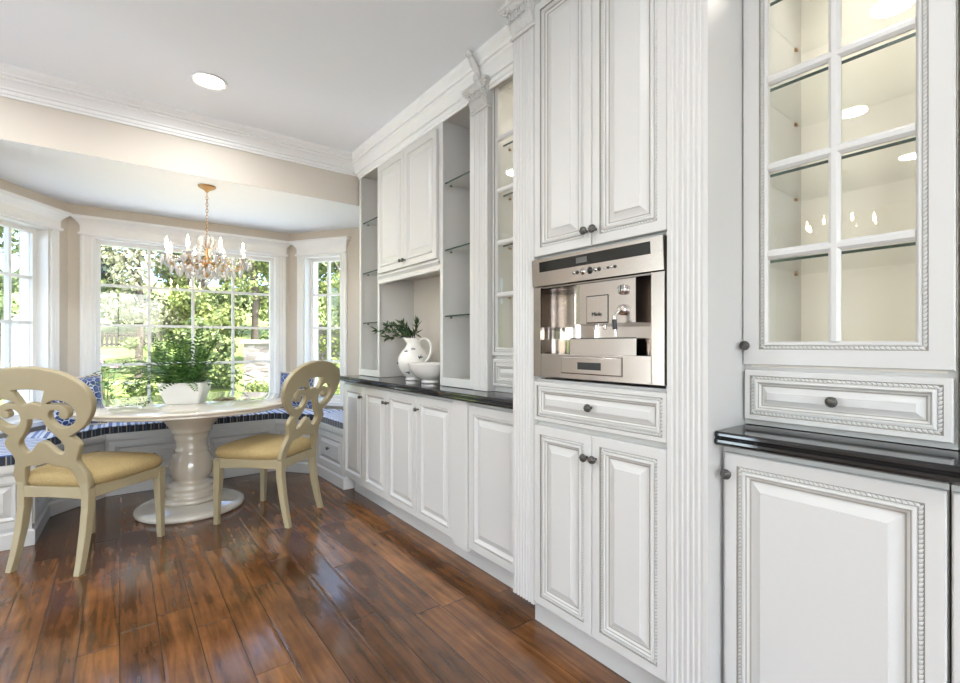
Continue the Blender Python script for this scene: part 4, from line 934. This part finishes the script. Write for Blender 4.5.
tree((-.75, 18.6), 1.8, 5.6, .18, 'large tree behind the dark evergreen', 't_mid', 4200, .17, 20, seed=19, low=.14)
tree((2.05, 17.6), 1.7, 5.8, .18, 'large tree behind the middle light green tree', 't_mid', 4400, .17, 20, seed=20, low=.14)
tree((4.7, 17.8), 1.7, 5.8, .18, 'large tree behind the stone pillar', 't_mid', 4400, .17, 20, seed=21, low=.14)
# stone pillar with a cap
px_, py_ = 2.13, 9.95; zb = gz(px_, py_) - .05
sp_ = tag(empty('stone_pillar', (px_, py_, zb), -.3), 'pale stacked stone pillar with a flat cap in the garden', 'pillar')
b = MB(); b.box(-.21, .21, -.21, .21, 0, 1.16 - zb); b.build('shaft', M['stone'], sp_)
b = MB(); b.loft([[(sx * e, sy * e, z) for sx, sy in ((-1, -1), (1, -1), (1, 1), (-1, 1))] for e, z in ((.25, 1.16 - zb), (.27, 1.175 - zb), (.27, 1.215 - zb), (.23, 1.25 - zb))]); b.build('cap', M['stone'], sp_)
# picket fence at the top of the lawn
def fence(x0, x1, y, h, label, gap=.012, w=.10):
    fe = tag(empty('garden_fence', (x0, y, gz(x0, y))), label, 'fence'); z0 = gz(x0, y); b = MB(); x = x0
    while x < x1:
        z = gz(x, y) - z0; b.box(x - x0, x - x0 + w, 0, .02, z + .04, z + h); x += w + gap
    b.build('pickets', M['fence'], fe)
    for k in (.25, .8):
        b = MB(); b.tube([(i * (x1 - x0) / 8, .05, gz(x0 + i * (x1 - x0) / 8, y) - z0 + h * k) for i in range(9)], .028, 5); b.build('rail', M['fence'], fe)
fence(-1.6, 1.3, 16.0, .42, 'low dark fence at the top of the lawn', .03, .07)
fence(3.7, 6.4, 12.7, 1.15, 'dark wooden fence behind the right side window')
# pale wall and post seen through the left side window
b = MB(); b.box(-4.2, -1.05, 12.75, 12.95, .3, 1.75); tag(b.build('garden_wall', M['house']), 'pale low wall behind the left side window', 'wall')
b = MB(); b.box(-1.28, -1.14, 9.5, 9.64, gz(-1.2, 9.5) - .02, 1.50); b.box(-1.30, -1.12, 9.48, 9.66, 1.50, 1.54); tag(b.build('garden_post', M['bluepaint'], bevel=.01), 'pale blue painted post seen through the left side window', 'post')
# flowering plant just outside the glass
fp = tag(empty('flowering_plant', (-.10, 6.0, -.235)), 'thin plant with pink flowers outside the left of the large window', 'plant'); st = MB(); lv = MB(); pk = MB()
for k in range(9):
    a = k * .7; r = rnd.uniform(.02, .11); hh = rnd.uniform(1.0, 1.28); top = Vector((r * math.cos(a), r * math.sin(a), hh)); st.tube([(0, 0, 0), (top.x * .4, top.y * .4, hh * .6), tuple(top)], [.006, .004, .002], 5)
    for q in range(9):
        t_ = .55 + .45 * q / 9; leaf(lv, Vector((top.x * t_, top.y * t_, hh * t_)), Vector((rnd.uniform(-1, 1), rnd.uniform(-1, 1), .5)), .075, .018, rnd.uniform(-1, 1))
    if k % 3 == 0:
        for q in range(12): leaf(pk, top, Vector((rnd.uniform(-1, 1), rnd.uniform(-1, 1), rnd.uniform(-.3, .6))), .05, .016, rnd.uniform(-1, 1))
st.build('stem', M['twig'], fp); lv.build('leaves', M['fern'], fp); pk.build('flowers', M['pink'], fp)
